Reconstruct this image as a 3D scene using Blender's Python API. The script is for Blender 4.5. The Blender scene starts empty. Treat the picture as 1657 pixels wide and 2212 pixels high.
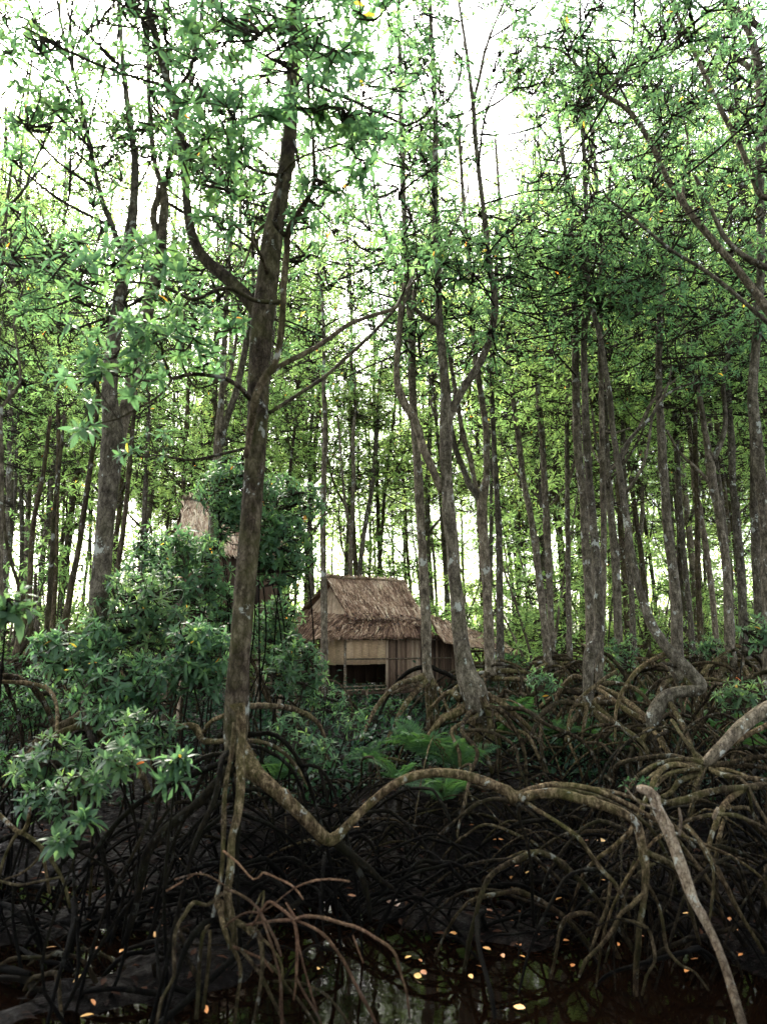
import bpy, math, random
import numpy as np
from mathutils import Vector, noise
random.seed(7)
RNG = np.random.default_rng(11)
S = bpy.context.scene
COL = S.collection
R = math.radians

# ------------------------------------------------------------------ camera
FPX, CX, CY, HOR = 1620.0, 828.5, 1106.0, 1390.0
PITCH = math.atan((HOR - CY) / FPX)
CAMZ = 2.0
cam = bpy.data.cameras.new('camera')
cam.sensor_fit = 'VERTICAL'; cam.sensor_height = 24.0
cam.lens = 24.0 * FPX / 2212.0
cam.clip_end = 2000; cam.clip_start = 0.05
camo = bpy.data.objects.new('camera', cam); COL.objects.link(camo)
camo.location = (0, 0, CAMZ); camo.rotation_euler = (R(90) + PITCH, 0, 0)
cam.dof.use_dof = True; cam.dof.focus_distance = 12.0; cam.dof.aperture_fstop = 1.6
S.camera = camo

# ------------------------------------------------------------------ sky, sun, exposure
SUN_EL, SUN_AZ = 40.0, -20.0       # azimuth from +Y, negative to the left
W = bpy.data.worlds.new('World'); S.world = W; W.use_nodes = True
nt = W.node_tree; bg = nt.nodes['Background']
sky = nt.nodes.new('ShaderNodeTexSky'); sky.sky_type = 'NISHITA'; sky.sun_disc = False
sky.sun_elevation = R(SUN_EL); sky.sun_rotation = R(SUN_AZ)
sky.air_density = 1.0; sky.dust_density = 4.0; sky.ozone_density = 1.0
hsv = nt.nodes.new('ShaderNodeHueSaturation'); hsv.inputs['Saturation'].default_value = 0.45
hsv.inputs['Value'].default_value = 1.15
nt.links.new(sky.outputs[0], hsv.inputs['Color'])
nt.links.new(hsv.outputs[0], bg.inputs['Color']); bg.inputs['Strength'].default_value = 0.15
sl = bpy.data.lights.new('sun', 'SUN'); sl.energy = 3.6; sl.angle = R(5); sl.color = (1.0, 0.94, 0.82)
so = bpy.data.objects.new('sun', sl); COL.objects.link(so)
az, el = R(SUN_AZ), R(SUN_EL)
so.rotation_euler = Vector((math.sin(az) * math.cos(el), math.cos(az) * math.cos(el), math.sin(el))).to_track_quat('Z', 'Y').to_euler()
S.view_settings.view_transform = 'Standard'; S.view_settings.look = 'None'
S.view_settings.exposure = 2.9; S.view_settings.gamma = 1.0
S.render.engine = 'CYCLES'
S.cycles.max_bounces = 7; S.cycles.diffuse_bounces = 4; S.cycles.glossy_bounces = 2
S.cycles.transmission_bounces = 5; S.cycles.transparent_max_bounces = 4
S.cycles.use_denoising = True

# ------------------------------------------------------------------ helpers
_f = np.array([0, math.cos(PITCH), math.sin(PITCH)]); _u = np.array([0, -math.sin(PITCH), math.cos(PITCH)])
def at(px, py, D):
    d = np.array([(px - CX) / FPX, 0, 0]) + _u * (-(py - CY) / FPX) + _f
    return np.array([0, 0, CAMZ]) + d * (D / d[1])
def wr(w, py, D):                     # width in picture units at distance D -> radius in metres
    d = _u * (-(py - CY) / FPX) + _f
    return 0.5 * w / FPX * D / d[1]
def proj(P):
    P = np.atleast_2d(P); q = P - np.array([0, 0, CAMZ])
    z = np.maximum(q @ _f, 1e-3)
    return CX + q[:, 0] / z * FPX, CY - (q @ _u) / z * FPX, q @ _f

def smoothstep(a, b, x):
    t = np.clip((x - a) / (b - a), 0, 1); return t * t * (3 - 2 * t)
def ground_z(x, y):
    x = np.asarray(x, float); y = np.asarray(y, float)
    h = -0.10 + 0.055 * np.maximum(y - 4.2, 0)
    h = np.minimum(h, 0.30 + 0.004 * y)
    # muddy bar on the left and the bank on the right of the pool
    h = h + 0.055 * smoothstep(-0.55, -1.1, x) * smoothstep(7, 5, y) + 0.10 * smoothstep(2.1, 2.9, x + 0.25 * (y - 4)) * smoothstep(9, 6, y)
    for mx, my, mh, mr in ((.55, 8.3, .30, .75), (1.75, 9.8, .42, .8), (-1.15, 8.0, .16, .6), (.1, 8.9, .22, .5)):
        h = h + mh * np.exp(-((x - mx) ** 2 + (y - my) ** 2) / (mr * mr))
    h = h + 0.035 * np.sin(x * 3.1 + 1.3 * np.sin(y * 2.1)) + 0.03 * np.sin(y * 4.3 + 2 * np.sin(x * 1.7)) + 0.02 * np.sin(x * 9.1 + y * 5.3) * np.sin(y * 7.7 - x * 3.9)
    return h

def mk(name, V, F, mat, parent=None, smooth=True, v=None, loc=None):
    """one mesh object; F is a list of index arrays (n,3) or (n,4)"""
    me = bpy.data.meshes.new(name)
    V = np.asarray(V, np.float32)
    if loc is not None: V = V - np.asarray(loc, np.float32)
    F = [np.asarray(f, np.int32) for f in F if len(f)]
    nl = sum(f.size for f in F); nf = sum(len(f) for f in F)
    me.vertices.add(len(V)); me.vertices.foreach_set('co', V.ravel())
    me.loops.add(nl); me.loops.foreach_set('vertex_index', np.concatenate([f.ravel() for f in F]))
    me.polygons.add(nf)
    sizes = np.concatenate([np.full(len(f), f.shape[1], np.int32) for f in F])
    me.polygons.foreach_set('loop_start', np.concatenate([[0], np.cumsum(sizes)[:-1]]).astype(np.int32))
    me.polygons.foreach_set('loop_total', sizes)
    if smooth: me.polygons.foreach_set('use_smooth', np.ones(nf, bool))
    me.update(calc_edges=True)
    if v is not None:
        a = me.attributes.new('tint', 'FLOAT', 'POINT'); a.data.foreach_set('value', np.asarray(v, np.float32))
    me.materials.append(mat)
    o = bpy.data.objects.new(name, me); COL.objects.link(o)
    if parent is not None: o.parent = parent
    if loc is not None and parent is None: o.location = loc
    return o
def empty(name, loc, label, cat, group=None, kind=None, rz=0):
    o = bpy.data.objects.new(name, None); COL.objects.link(o); o.location = tuple(float(c) for c in loc); o.rotation_euler = (0, 0, rz)
    o.empty_display_size = 0.2
    tag(o, label, cat, group, kind); return o
def tag(o, label=None, cat=None, group=None, kind=None):
    if label: o['label'] = label
    if cat: o['category'] = cat
    if group: o['group'] = group
    if kind: o['kind'] = kind
    return o

class Acc:                                   # collects geometry for ONE mesh
    def __init__(s): s.V = []; s.F = {3: [], 4: []}; s.T = []; s.n = 0
    def add(s, V, F, t=0.5):
        V = np.asarray(V, float); F = np.asarray(F)
        s.V.append(V); s.F[F.shape[1]].append(F + s.n); s.n += len(V)
        s.T.append(np.full(len(V), t) if np.isscalar(t) else t)
    def build(s, name, mat, parent=None, smooth=True, off=None):
        if not s.n: return None
        V = np.concatenate(s.V)
        if off is not None: V = V - np.asarray(off)
        return mk(name, V, [np.concatenate(s.F[k]) for k in (3, 4) if s.F[k]], mat, parent, smooth, np.concatenate(s.T))

def resample(P, r, step):
    """Catmull-Rom through points P (n,3) with radii r"""
    P = np.asarray(P, float); r = np.asarray(r, float); n = len(P)
    if n == 2: 
        k = max(2, int(np.linalg.norm(P[1] - P[0]) / step) + 1); t = np.linspace(0, 1, k)[:, None]
        return P[0] + (P[1] - P[0]) * t, r[0] + (r[1] - r[0]) * t[:, 0]
    Q = np.vstack([2 * P[0] - P[1], P, 2 * P[-1] - P[-2]]); out = []; ro = []
    for i in range(n - 1):
        p0, p1, p2, p3 = Q[i:i + 4]
        k = max(2, int(np.linalg.norm(p2 - p1) / step) + 1)
        t = np.linspace(0, 1, k, endpoint=(i == n - 2))[:, None]
        out.append(0.5 * ((2 * p1) + (-p0 + p2) * t + (2 * p0 - 5 * p1 + 4 * p2 - p3) * t ** 2 + (-p0 + 3 * p1 - 3 * p2 + p3) * t ** 3))
        ro.append(r[i] + (r[i + 1] - r[i]) * t[:, 0])
    return np.vstack(out), np.concatenate(ro)

def tube(acc, P, r, sides=8, step=0.12, rough=0.10, knobs=0.0, tint=0.5, flat_end=False, raw=False, sd=None):
    if not raw: P, r = resample(P, r, step)
    P = np.asarray(P, float); r = np.asarray(r, float)
    n = len(P); T = np.gradient(P, axis=0); T /= np.linalg.norm(T, axis=1)[:, None] + 1e-9
    a = np.array([1.0, 0, 0]) if abs(T[0][0]) < 0.8 else np.array([0, 1.0, 0])
    N = np.empty((n, 3)); b = a - T[0] * (a @ T[0]); N[0] = b / np.linalg.norm(b)
    for i in range(1, n):
        b = N[i - 1] - T[i] * (N[i - 1] @ T[i]); N[i] = b / (np.linalg.norm(b) + 1e-9)
    B = np.cross(T, N)
    th = np.arange(sides) * 2 * math.pi / sides
    ph = RNG.uniform(0, 6.28, 6)
    s = np.concatenate([[0], np.cumsum(np.linalg.norm(np.diff(P, axis=0), axis=1))]) / max(r.mean(), 1e-3)
    rr = np.repeat(r[:, None], sides, 1)
    if rough:
        f = np.sin(2 * th[None] + s[:, None] * .31 + ph[0]) * .5 + np.sin(3 * th[None] - s[:, None] * .17 + ph[1]) * .35 + np.sin(s[:, None] * 1.3 + ph[2]) * .35 + np.sin(s[:, None] * .55 + th[None] + ph[3]) * .4
        rr = rr * (1 + rough * f)
    if knobs:
        for k in range(int(s[-1] * .22 * knobs + RNG.random())):
            i = RNG.integers(0, n); j = RNG.uniform(0, 6.28); 
            dth = np.abs((th - j + math.pi) % (2 * math.pi) - math.pi)
            ds = np.abs(s - s[i])
            rr += r[i] * RNG.uniform(.25, .55) * np.exp(-(dth[None] / .5) ** 2) * np.exp(-(ds[:, None] / .6) ** 2)
    V = P[:, None] + rr[..., None] * (np.cos(th)[None, :, None] * N[:, None] + np.sin(th)[None, :, None] * B[:, None])
    idx = np.arange(n * sides).reshape(n, sides)
    q = np.stack([idx[:-1], np.roll(idx[:-1], -1, 1), np.roll(idx[1:], -1, 1), idx[1:]], -1).reshape(-1, 4)
    c0 = n * sides
    V = np.vstack([V.reshape(-1, 3), P[0][None], P[-1][None] + T[-1] * r[-1] * (0.0 if flat_end else 0.7)])
    acc.add(V, q, tint)
    e0 = np.stack([np.roll(idx[0], -1), idx[0], np.full(sides, c0)], -1); e1 = np.stack([idx[-1], np.roll(idx[-1], -1), np.full(sides, c0 + 1)], -1)
    acc.F[3].append(np.vstack([e0, e1]) + (acc.n - len(V)))
    return P, r

def box(acc, c, sx, sy, sz, ax=None, t=0.5):
    """box centred c, ax = 3x3 rows (x,y,z axes)"""
    ax = np.eye(3) if ax is None else np.asarray(ax)
    k = np.array([[i, j, l] for i in (-.5, .5) for j in (-.5, .5) for l in (-.5, .5)]) * [sx, sy, sz]
    V = np.asarray(c) + k @ ax
    acc.add(V, [[0, 1, 3, 2], [4, 6, 7, 5], [0, 4, 5, 1], [2, 3, 7, 6], [0, 2, 6, 4], [1, 5, 7, 3]], t)

# ---- leaves
def nrm(a): return a / (np.linalg.norm(a, axis=-1, keepdims=True) + 1e-9)
def leaves(acc, P, D, L, Wd, up=None, hi=False, tint=None, droop=0.25):
    """P base points, D directions, L lengths, Wd widths"""
    n = len(P)
    if n == 0: return
    if up is None: up = np.tile([0, 0, 1.0], (n, 1))
    side = nrm(np.cross(D, up + RNG.normal(0, .25, (n, 3)))); nz = nrm(np.cross(side, D))
    L = L[:, None]; Wd = Wd[:, None] * 0.5
    fold = 0.28 * Wd
    if tint is None: tint = RNG.uniform(0, 1, n)
    if hi:
        prof = [(.18, .62), (.48, 1.0), (.78, .66)]
        rows = [P]
        for t, w in prof:
            c = P + D * L * t - nz * L * droop * t * t
            rows += [c + side * Wd * w + nz * fold * w, c, c - side * Wd * w + nz * fold * w]
        rows.append(P + D * L * .98 - nz * L * droop)
        V = np.stack(rows, 1); m = V.shape[1]; b = np.arange(n)[:, None] * m
        tri = np.array([[0, 2, 1], [0, 3, 2], [7, 8, 10], [8, 9, 10]]); quad = np.array([[1, 2, 5, 4], [2, 3, 6, 5], [4, 5, 8, 7], [5, 6, 9, 8]])
        acc.add(V.reshape(-1, 3), (b[:, :, None] + tri[None]).reshape(-1, 3), np.repeat(tint, m))
        acc.F[4].append((b[:, :, None] + quad[None]).reshape(-1, 4) + (acc.n - n * m))
    else:
        c = P + D * L * .52 - nz * L * droop * .2
        V = np.stack([P, c + side * Wd + nz * fold, P + D * L - nz * L * droop, c - side * Wd + nz * fold], 1)
        b = np.arange(n)[:, None] * 4
        acc.add(V.reshape(-1, 3), (b[:, :, None] + np.array([[0, 2, 1], [0, 3, 2]])[None]).reshape(-1, 3), np.repeat(tint, 4))
def rosettes(acc, C, A, size, k=9, hi=False, spread=1.0, wide=.36, old=0.0025):
    """whorls of leaves at twig tips C with axes A"""
    C = np.atleast_2d(C); A = nrm(np.atleast_2d(A)); n = len(C)
    if n == 0: return
    ref = np.tile([1.0, 0, 0], (n, 1)); ref[np.abs(A[:, 0]) > .8] = [0, 1.0, 0]
    X = nrm(np.cross(A, ref)); Y = np.cross(A, X)
    size = np.broadcast_to(size, (n,)) * RNG.uniform(.6, 1.25, n); p0 = RNG.uniform(0, 6.28, n)
    base = RNG.uniform(.0, .75, n); dens = RNG.uniform(0, .28, n); spn = RNG.uniform(.85, 1.3, n) * spread
    for j in range(k):
        a = p0 + j * 2.4 + RNG.normal(0, .15, n); f = (j + .5) / k
        e = (1.25 - 1.45 * f * spn) + RNG.normal(0, .24, n)
        D = nrm((np.cos(a) * np.cos(e))[:, None] * X + (np.sin(a) * np.cos(e))[:, None] * Y + np.sin(e)[:, None] * A)
        L = size * (0.62 + .5 * f) * RNG.uniform(.8, 1.12, n)
        keep = RNG.random(n) > dens
        t = base * .8 + RNG.uniform(0, .22, n) + (.30 if j == 0 else 0) * (RNG.random(n) < .5)
        t = np.clip(t, 0, 1); yl = RNG.random(n) < old; t[yl] = RNG.uniform(1.3, 2.0, yl.sum())
        leaves(acc, (C - A * size[:, None] * .12 * f)[keep], D[keep], L[keep], (L * wide * RNG.uniform(.72, 1.0, n))[keep], up=A[keep] + np.array([0, 0, .3]), hi=hi, tint=t[keep], droop=.12 + .30 * f)

# ------------------------------------------------------------------ materials
def newmat(name):
    m = bpy.data.materials.new(name); m.use_nodes = True; n = m.node_tree.nodes; l = m.node_tree.links
    n.clear(); out = n.new('ShaderNodeOutputMaterial'); return m, n, l, out
def ramp(n, stops, interp='LINEAR'):
    r = n.new('ShaderNodeValToRGB'); r.color_ramp.interpolation = interp
    e = r.color_ramp.elements
    while len(e) < len(stops): e.new(.5)
    for k, (p, c) in enumerate(stops):
        e[k].position = p; e[k].color = (*c, 1) if len(c) == 3 else c
    return r
def tex(n, kind, scale, detail=4, rough=.6):
    t = n.new('ShaderNodeTex' + kind); t.inputs['Scale'].default_value = scale
    if kind == 'Noise': t.inputs['Detail'].default_value = detail; t.inputs['Roughness'].default_value = rough
    return t
def mixc(n, l, f, a, b, mode='MIX'):
    m = n.new('ShaderNodeMix'); m.data_type = 'RGBA'; m.blend_type = mode
    for s, v in ((0, f), (6, a), (7, b)):
        if isinstance(v, (int, float)): m.inputs[s].default_value = v
        elif isinstance(v, tuple): m.inputs[s].default_value = (*v, 1)
        else: l.new(v, m.inputs[s])
    return m.outputs[2]
def coords(n, l, sc=(1, 1, 1), world=False):
    if world:
        g = n.new('ShaderNodeNewGeometry'); src = g.outputs['Position']
    else:
        g = n.new('ShaderNodeTexCoord'); src = g.outputs['Object']
    mp = n.new('ShaderNodeMapping'); mp.inputs['Scale'].default_value = sc; l.new(src, mp.inputs['Vector']); return mp.outputs[0]

def leaf_mat(name, stops, trans, tw=.45, gloss=.40, spec=.28):
    m, n, l, out = newmat(name)
    a = n.new('ShaderNodeAttribute'); a.attribute_name = 'tint'
    mr = n.new('ShaderNodeMath'); mr.operation = 'MULTIPLY'; mr.inputs[1].default_value = .5; l.new(a.outputs['Fac'], mr.inputs[0])
    r = ramp(n, stops); l.new(mr.outputs[0], r.inputs[0])
    oi = n.new('ShaderNodeObjectInfo')
    nz = tex(n, 'Noise', 1.3, 2); l.new(coords(n, l, world=True), nz.inputs['Vector'])
    hs = n.new('ShaderNodeHueSaturation'); l.new(r.outputs[0], hs.inputs['Color'])
    mp = n.new('ShaderNodeMapRange'); mp.inputs['To Min'].default_value = .70; mp.inputs['To Max'].default_value = 1.3
    l.new(nz.outputs['Fac'], mp.inputs[0]); l.new(mp.outputs[0], hs.inputs['Value'])
    mh = n.new('ShaderNodeMapRange'); mh.inputs['To Min'].default_value = .485; mh.inputs['To Max'].default_value = .51
    l.new(oi.outputs['Random'], mh.inputs[0]); l.new(mh.outputs[0], hs.inputs['Hue'])
    p = n.new('ShaderNodeBsdfPrincipled'); l.new(hs.outputs[0], p.inputs['Base Color'])
    p.inputs['Roughness'].default_value = gloss; p.inputs['Specular IOR Level'].default_value = spec
    t = n.new('ShaderNodeBsdfTranslucent')
    tc = mixc(n, l, 1.0, hs.outputs[0], trans, 'MULTIPLY'); l.new(tc, t.inputs['Color'])
    mx = n.new('ShaderNodeMixShader'); mx.inputs[0].default_value = tw
    l.new(p.outputs[0], mx.inputs[1]); l.new(t.outputs[0], mx.inputs[2]); l.new(mx.outputs[0], out.inputs[0])
    return m
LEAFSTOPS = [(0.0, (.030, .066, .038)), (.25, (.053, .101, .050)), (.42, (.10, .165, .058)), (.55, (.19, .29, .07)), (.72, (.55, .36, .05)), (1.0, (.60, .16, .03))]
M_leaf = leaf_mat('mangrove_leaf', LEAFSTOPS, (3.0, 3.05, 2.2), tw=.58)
M_leaf_far = leaf_mat('backlit_far_leaf', [(0.0, (.085, .150, .060)), (.25, (.125, .200, .072)), (.42, (.175, .255, .080)), (.55, (.25, .33, .09)), (.72, (.50, .36, .05)), (1.0, (.55, .16, .03))], (2.8, 2.7, 2.1), tw=.68)  # brighter copy for far foliage: backlight and haze put into the leaf colour
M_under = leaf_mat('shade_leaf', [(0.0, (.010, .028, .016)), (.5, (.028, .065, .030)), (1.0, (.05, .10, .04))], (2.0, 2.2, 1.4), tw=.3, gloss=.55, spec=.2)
M_fern = leaf_mat('fern_leaf', [(0.0, (.026, .066, .032)), (.5, (.065, .130, .052)), (1.0, (.2, .13, .05))], (2.0, 2.2, 1.0), tw=.35, gloss=.55, spec=.12)

def bark_mat(name, a, b, c, lichen=.6, moss=.0, sc=1.0, wet=True, rough=.85, mossc=(.075, .080, .018)):
    m, n, l, out = newmat(name)
    v = coords(n, l, (13 * sc, 13 * sc, 5.5 * sc)); v2 = coords(n, l, (sc, sc, sc * .8))
    n1 = tex(n, 'Noise', 1.6, 8, .72); l.new(v, n1.inputs['Vector'])
    n2 = tex(n, 'Noise', 7, 9, .68); l.new(v2, n2.inputs['Vector'])
    r = ramp(n, [(.36, a), (.5, b), (.64, c)]); l.new(n1.outputs['Fac'], r.inputs[0])
    ck = n.new('ShaderNodeTexVoronoi'); ck.feature = 'DISTANCE_TO_EDGE'; ck.inputs['Scale'].default_value = 1.0
    wv = n.new('ShaderNodeVectorMath'); wv.operation = 'MULTIPLY_ADD'; l.new(n1.outputs['Color'], wv.inputs[0]); wv.inputs[1].default_value = (1.6, 1.6, 1.6); l.new(coords(n, l, (26 * sc, 26 * sc, 16 * sc)), wv.inputs[2]); l.new(wv.outputs[0], ck.inputs['Vector'])
    cr = ramp(n, [(.0, (.35, .33, .32)), (.10, (1, 1, 1))]); l.new(ck.outputs['Distance'], cr.inputs[0])
    big = tex(n, 'Noise', 2.2, 3); l.new(v2, big.inputs['Vector'])
    br = ramp(n, [(.32, (.55, .52, .50)), (.7, (1.15, 1.12, 1.1))]); l.new(big.outputs['Fac'], br.inputs[0])
    col = mixc(n, l, 1.0, r.outputs[0], br.outputs[0], 'MULTIPLY'); col = mixc(n, l, .85, col, cr.outputs[0], 'MULTIPLY')
    oi = n.new('ShaderNodeObjectInfo'); orr = ramp(n, [(0, (.62, .62, .60)), (.5, (.95, .93, .88)), (1, (1.3, 1.22, 1.1))]); l.new(oi.outputs['Random'], orr.inputs[0]); col = mixc(n, l, 1.0, col, orr.outputs[0], 'MULTIPLY')
    lr = ramp(n, [(.60, (0, 0, 0)), (.615, (1, 1, 1))]); l.new(n2.outputs['Fac'], lr.inputs[0])
    lm = n.new('ShaderNodeMath'); lm.operation = 'MULTIPLY'; lm.inputs[1].default_value = lichen; l.new(lr.outputs[0], lm.inputs[0])
    col = mixc(n, l, lm.outputs[0], col, (.42, .43, .37))
    if moss:
        n3 = tex(n, 'Noise', 3.1, 5); l.new(coords(n, l, (1.3, 1.3, 1.3)), n3.inputs['Vector'])
        mr = ramp(n, [(.42, (0, 0, 0)), (.66, (1, 1, 1))]); l.new(n3.outputs['Fac'], mr.inputs[0])
        mm = n.new('ShaderNodeMath'); mm.operation = 'MULTIPLY'; mm.inputs[1].default_value = moss; l.new(mr.outputs[0], mm.inputs[0])
        col = mixc(n, l, mm.outputs[0], col, mossc)
    if wet:      # the tide keeps the lowest part of every trunk and root dark and wet
        g = n.new('ShaderNodeNewGeometry'); sp = n.new('ShaderNodeSeparateXYZ'); l.new(g.outputs['Position'], sp.inputs[0])
        ad = n.new('ShaderNodeMath'); ad.operation = 'MULTIPLY_ADD'; ad.inputs[1].default_value = .5; l.new(n2.outputs['Fac'], ad.inputs[0]); l.new(sp.outputs['Z'], ad.inputs[2])
        mr2 = n.new('ShaderNodeMapRange'); mr2.inputs['From Min'].default_value = .45; mr2.inputs['From Max'].default_value = 1.15; l.new(ad.outputs[0], mr2.inputs[0])
        col = mixc(n, l, mr2.outputs[0], mixc(n, l, 1.0, col, (.22, .21, .20), 'MULTIPLY'), col)
    p = n.new('ShaderNodeBsdfPrincipled'); l.new(col, p.inputs['Base Color']); p.inputs['Roughness'].default_value = rough; p.inputs['Specular IOR Level'].default_value = .05
    bp = n.new('ShaderNodeBump'); bp.inputs['Strength'].default_value = 1.0; bp.inputs['Distance'].default_value = .035
    ba = n.new('ShaderNodeMath'); ba.operation = 'ADD'; l.new(n1.outputs['Fac'], ba.inputs[0]); l.new(n2.outputs['Fac'], ba.inputs[1])
    l.new(ba.outputs[0], bp.inputs['Height']); l.new(bp.outputs[0], p.inputs['Normal']); l.new(p.outputs[0], out.inputs[0]); return m
M_bark = bark_mat('grey_bark', (.045, .039, .030), (.135, .116, .090), (.28, .25, .20), .7, .12)
M_bark_dark = bark_mat('dark_mossy_bark', (.020, .015, .010), (.065, .050, .035), (.17, .14, .10), .5, .3)
M_root = bark_mat('root_bark', (.018, .013, .007), (.085, .061, .035), (.28, .22, .14), .5, .4, 1.6)
M_root_dk = bark_mat('deep_shade_root_bark', (.002, .0016, .001), (.0065, .005, .003), (.024, .019, .011), .06, .3, 1.8, mossc=(.016, .017, .006))  # near-black bark copy: shade among the low roots put into its colour
M_twig = bark_mat('twig_bark', (.018, .014, .010), (.045, .036, .027), (.10, .085, .065), .2, .0, 2, wet=False)
M_dead = bark_mat('dead_wood', (.10, .07, .05), (.28, .22, .16), (.42, .36, .28), .7, .12, 1.4)
M_redtwig = bark_mat('reddish_twig_bark', (.08, .045, .03), (.17, .10, .065), (.28, .18, .12), .1, .15, 2)

M_root_mid = bark_mat('half_shade_root_bark', (.006, .0043, .0026), (.030, .022, .0135), (.13, .10, .062), .2, .3, 1.6, mossc=(.034, .034, .011))  # darker copy of the root bark, with shade put into the colour
def mud_mat():
    m, n, l, out = newmat('wet_mud'); v = coords(n, l, world=True)
    n1 = tex(n, 'Noise', 2.2, 8, .7); l.new(v, n1.inputs['Vector']); n2 = tex(n, 'Noise', 11, 6, .7); l.new(v, n2.inputs['Vector'])
    r = ramp(n, [(.3, (.0015, .0013, .0012)), (.55, (.0035, .0026, .002)), (.75, (.011, .0065, .004))]); l.new(n1.outputs['Fac'], r.inputs[0])
    vo = n.new('ShaderNodeTexVoronoi'); vo.inputs['Scale'].default_value = 15; l.new(v, vo.inputs['Vector'])
    vr = ramp(n, [(.0, (1, 1, 1)), (.16, (0, 0, 0))]); l.new(vo.outputs['Distance'], vr.inputs[0])
    col = mixc(n, l, vr.outputs[0], r.outputs[0], (.02, .010, .006))
    p = n.new('ShaderNodeBsdfPrincipled'); l.new(col, p.inputs['Base Color'])
    p.inputs['Specular IOR Level'].default_value = .03; rr = ramp(n, [(.38, (.35,) * 3), (.56, (.9,) * 3)]); l.new(n2.outputs['Fac'], rr.inputs[0]); l.new(rr.outputs[0], p.inputs['Roughness'])
    bp = n.new('ShaderNodeBump'); bp.inputs['Strength'].default_value = .8; bp.inputs['Distance'].default_value = .05
    l.new(n2.outputs['Fac'], bp.inputs['Height']); l.new(bp.outputs[0], p.inputs['Normal']); l.new(p.outputs[0], out.inputs[0]); return m
M_mud = mud_mat()
def water_mat():
    m, n, l, out = newmat('tannin_water'); v = coords(n, l, world=True)
    n1 = tex(n, 'Noise', 5, 3); l.new(v, n1.inputs['Vector'])
    p = n.new('ShaderNodeBsdfPrincipled'); p.inputs['Base Color'].default_value = (.0025, .0012, .0006, 1); p.inputs['Roughness'].default_value = .03
    p.inputs['IOR'].default_value = 1.33; p.inputs['Specular IOR Level'].default_value = .24
    bp = n.new('ShaderNodeBump'); bp.inputs['Strength'].default_value = .10; bp.inputs['Distance'].default_value = .01
    l.new(n1.outputs['Fac'], bp.inputs['Height']); l.new(bp.outputs[0], p.inputs['Normal']); l.new(p.outputs[0], out.inputs[0]); return m
M_water = water_mat()
def tint_mat(name, stops, rough=.8, bump=0, sc=(1, 1, 1), spec=.2, mul=True):
    m, n, l, out = newmat(name)
    a = n.new('ShaderNodeAttribute'); a.attribute_name = 'tint'
    r = ramp(n, stops); l.new(a.outputs['Fac'], r.inputs[0])
    nz = tex(n, 'Noise', 9, 6, .7); l.new(coords(n, l, sc, world=True), nz.inputs['Vector'])
    mr = ramp(n, [(.3, (.62, .60, .58)), (.7, (1.25, 1.25, 1.25))]); l.new(nz.outputs['Fac'], mr.inputs[0])
    col = mixc(n, l, 1.0, r.outputs[0], mr.outputs[0], 'MULTIPLY') if mul else r.outputs[0]
    p = n.new('ShaderNodeBsdfPrincipled'); l.new(col, p.inputs['Base Color']); p.inputs['Roughness'].default_value = rough; p.inputs['Specular IOR Level'].default_value = spec
    if bump:
        bp = n.new('ShaderNodeBump'); bp.inputs['Strength'].default_value = bump; bp.inputs['Distance'].default_value = .02
        l.new(nz.outputs['Fac'], bp.inputs['Height']); l.new(bp.outputs[0], p.inputs['Normal'])
    l.new(p.outputs[0], out.inputs[0]); return m
M_thatch = tint_mat('palm_thatch', [(0, (.055, .029, .018)), (.35, (.24, .137, .085)), (.7, (.54, .375, .25)), (1, (.82, .67, .48))], .85)
M_board = tint_mat('weathered_boards', [(0, (.022, .014, .010)), (.4, (.12, .075, .048)), (.75, (.29, .195, .13)), (1, (.52, .40, .28))], .85, .5, (6, 6, .8))
M_panel = tint_mat('woven_panel', [(0, (.22, .13, .07)), (.5, (.50, .33, .19)), (1, (.66, .48, .30))], .8, .6, (1, 1, 6))
M_dry = tint_mat('dry_leaf', [(0, (.10, .045, .025)), (.35, (.28, .10, .04)), (.6, (.60, .22, .05)), (.85, (.75, .42, .12)), (1, (.75, .55, .35))], .5, 0, spec=.5)
M_rooflitter = tint_mat('roof_litter', [(0, (.03, .022, .02)), (.5, (.10, .055, .04)), (.85, (.26, .11, .06)), (1, (.42, .2, .1))], .6, 0, spec=.4)
M_litter = tint_mat('rotting_leaf', [(0, (.003, .002, .002)), (.5, (.012, .006, .004)), (.85, (.05, .02, .010)), (1, (.16, .06, .022))], .8, 0, spec=.05)

# ------------------------------------------------------------------ ground and water
def ground():
    a = Acc()
    def grid(x0, x1, nx, y0, y1, ny, hole=False):
        X, Y = np.meshgrid(np.linspace(x0, x1, nx), y0 + (y1 - y0) * np.linspace(0, 1, ny) ** 1.0)
        return X, Y
    xs = np.concatenate([-np.geomspace(400, 8, 26), np.linspace(-7.8, 7.8, 260), np.geomspace(8, 400, 26)])
    ys = np.concatenate([-np.geomspace(60, 1, 10), np.linspace(0, 14, 260), np.geomspace(14.1, 500, 60)])
    X, Y = np.meshgrid(xs, ys); Z = ground_z(X, Y)
    nz = np.array([noise.noise(Vector((x * 1.9, y * 1.9, 0))) * .05 + noise.noise(Vector((x * 6, y * 6, 3))) * .02 if abs(x) < 8 and 0 <= y <= 14 else 0 for x, y in zip(X.ravel(), Y.ravel())]).reshape(X.shape)
    Z = Z + nz
    idx = np.arange(X.size).reshape(X.shape)
    q = np.stack([idx[:-1, :-1], idx[:-1, 1:], idx[1:, 1:], idx[1:, :-1]], -1).reshape(-1, 4)
    o = mk('mud_ground', np.stack([X, Y, Z], -1).reshape(-1, 3), [q], M_mud); o['kind'] = 'structure'
    w = mk('water', [(-30, -20, 0), (30, -20, 0), (30, 30, 0), (-30, 30, 0)], [[[0, 1, 2, 3]]], M_water); w['kind'] = 'structure'
ground()

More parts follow.
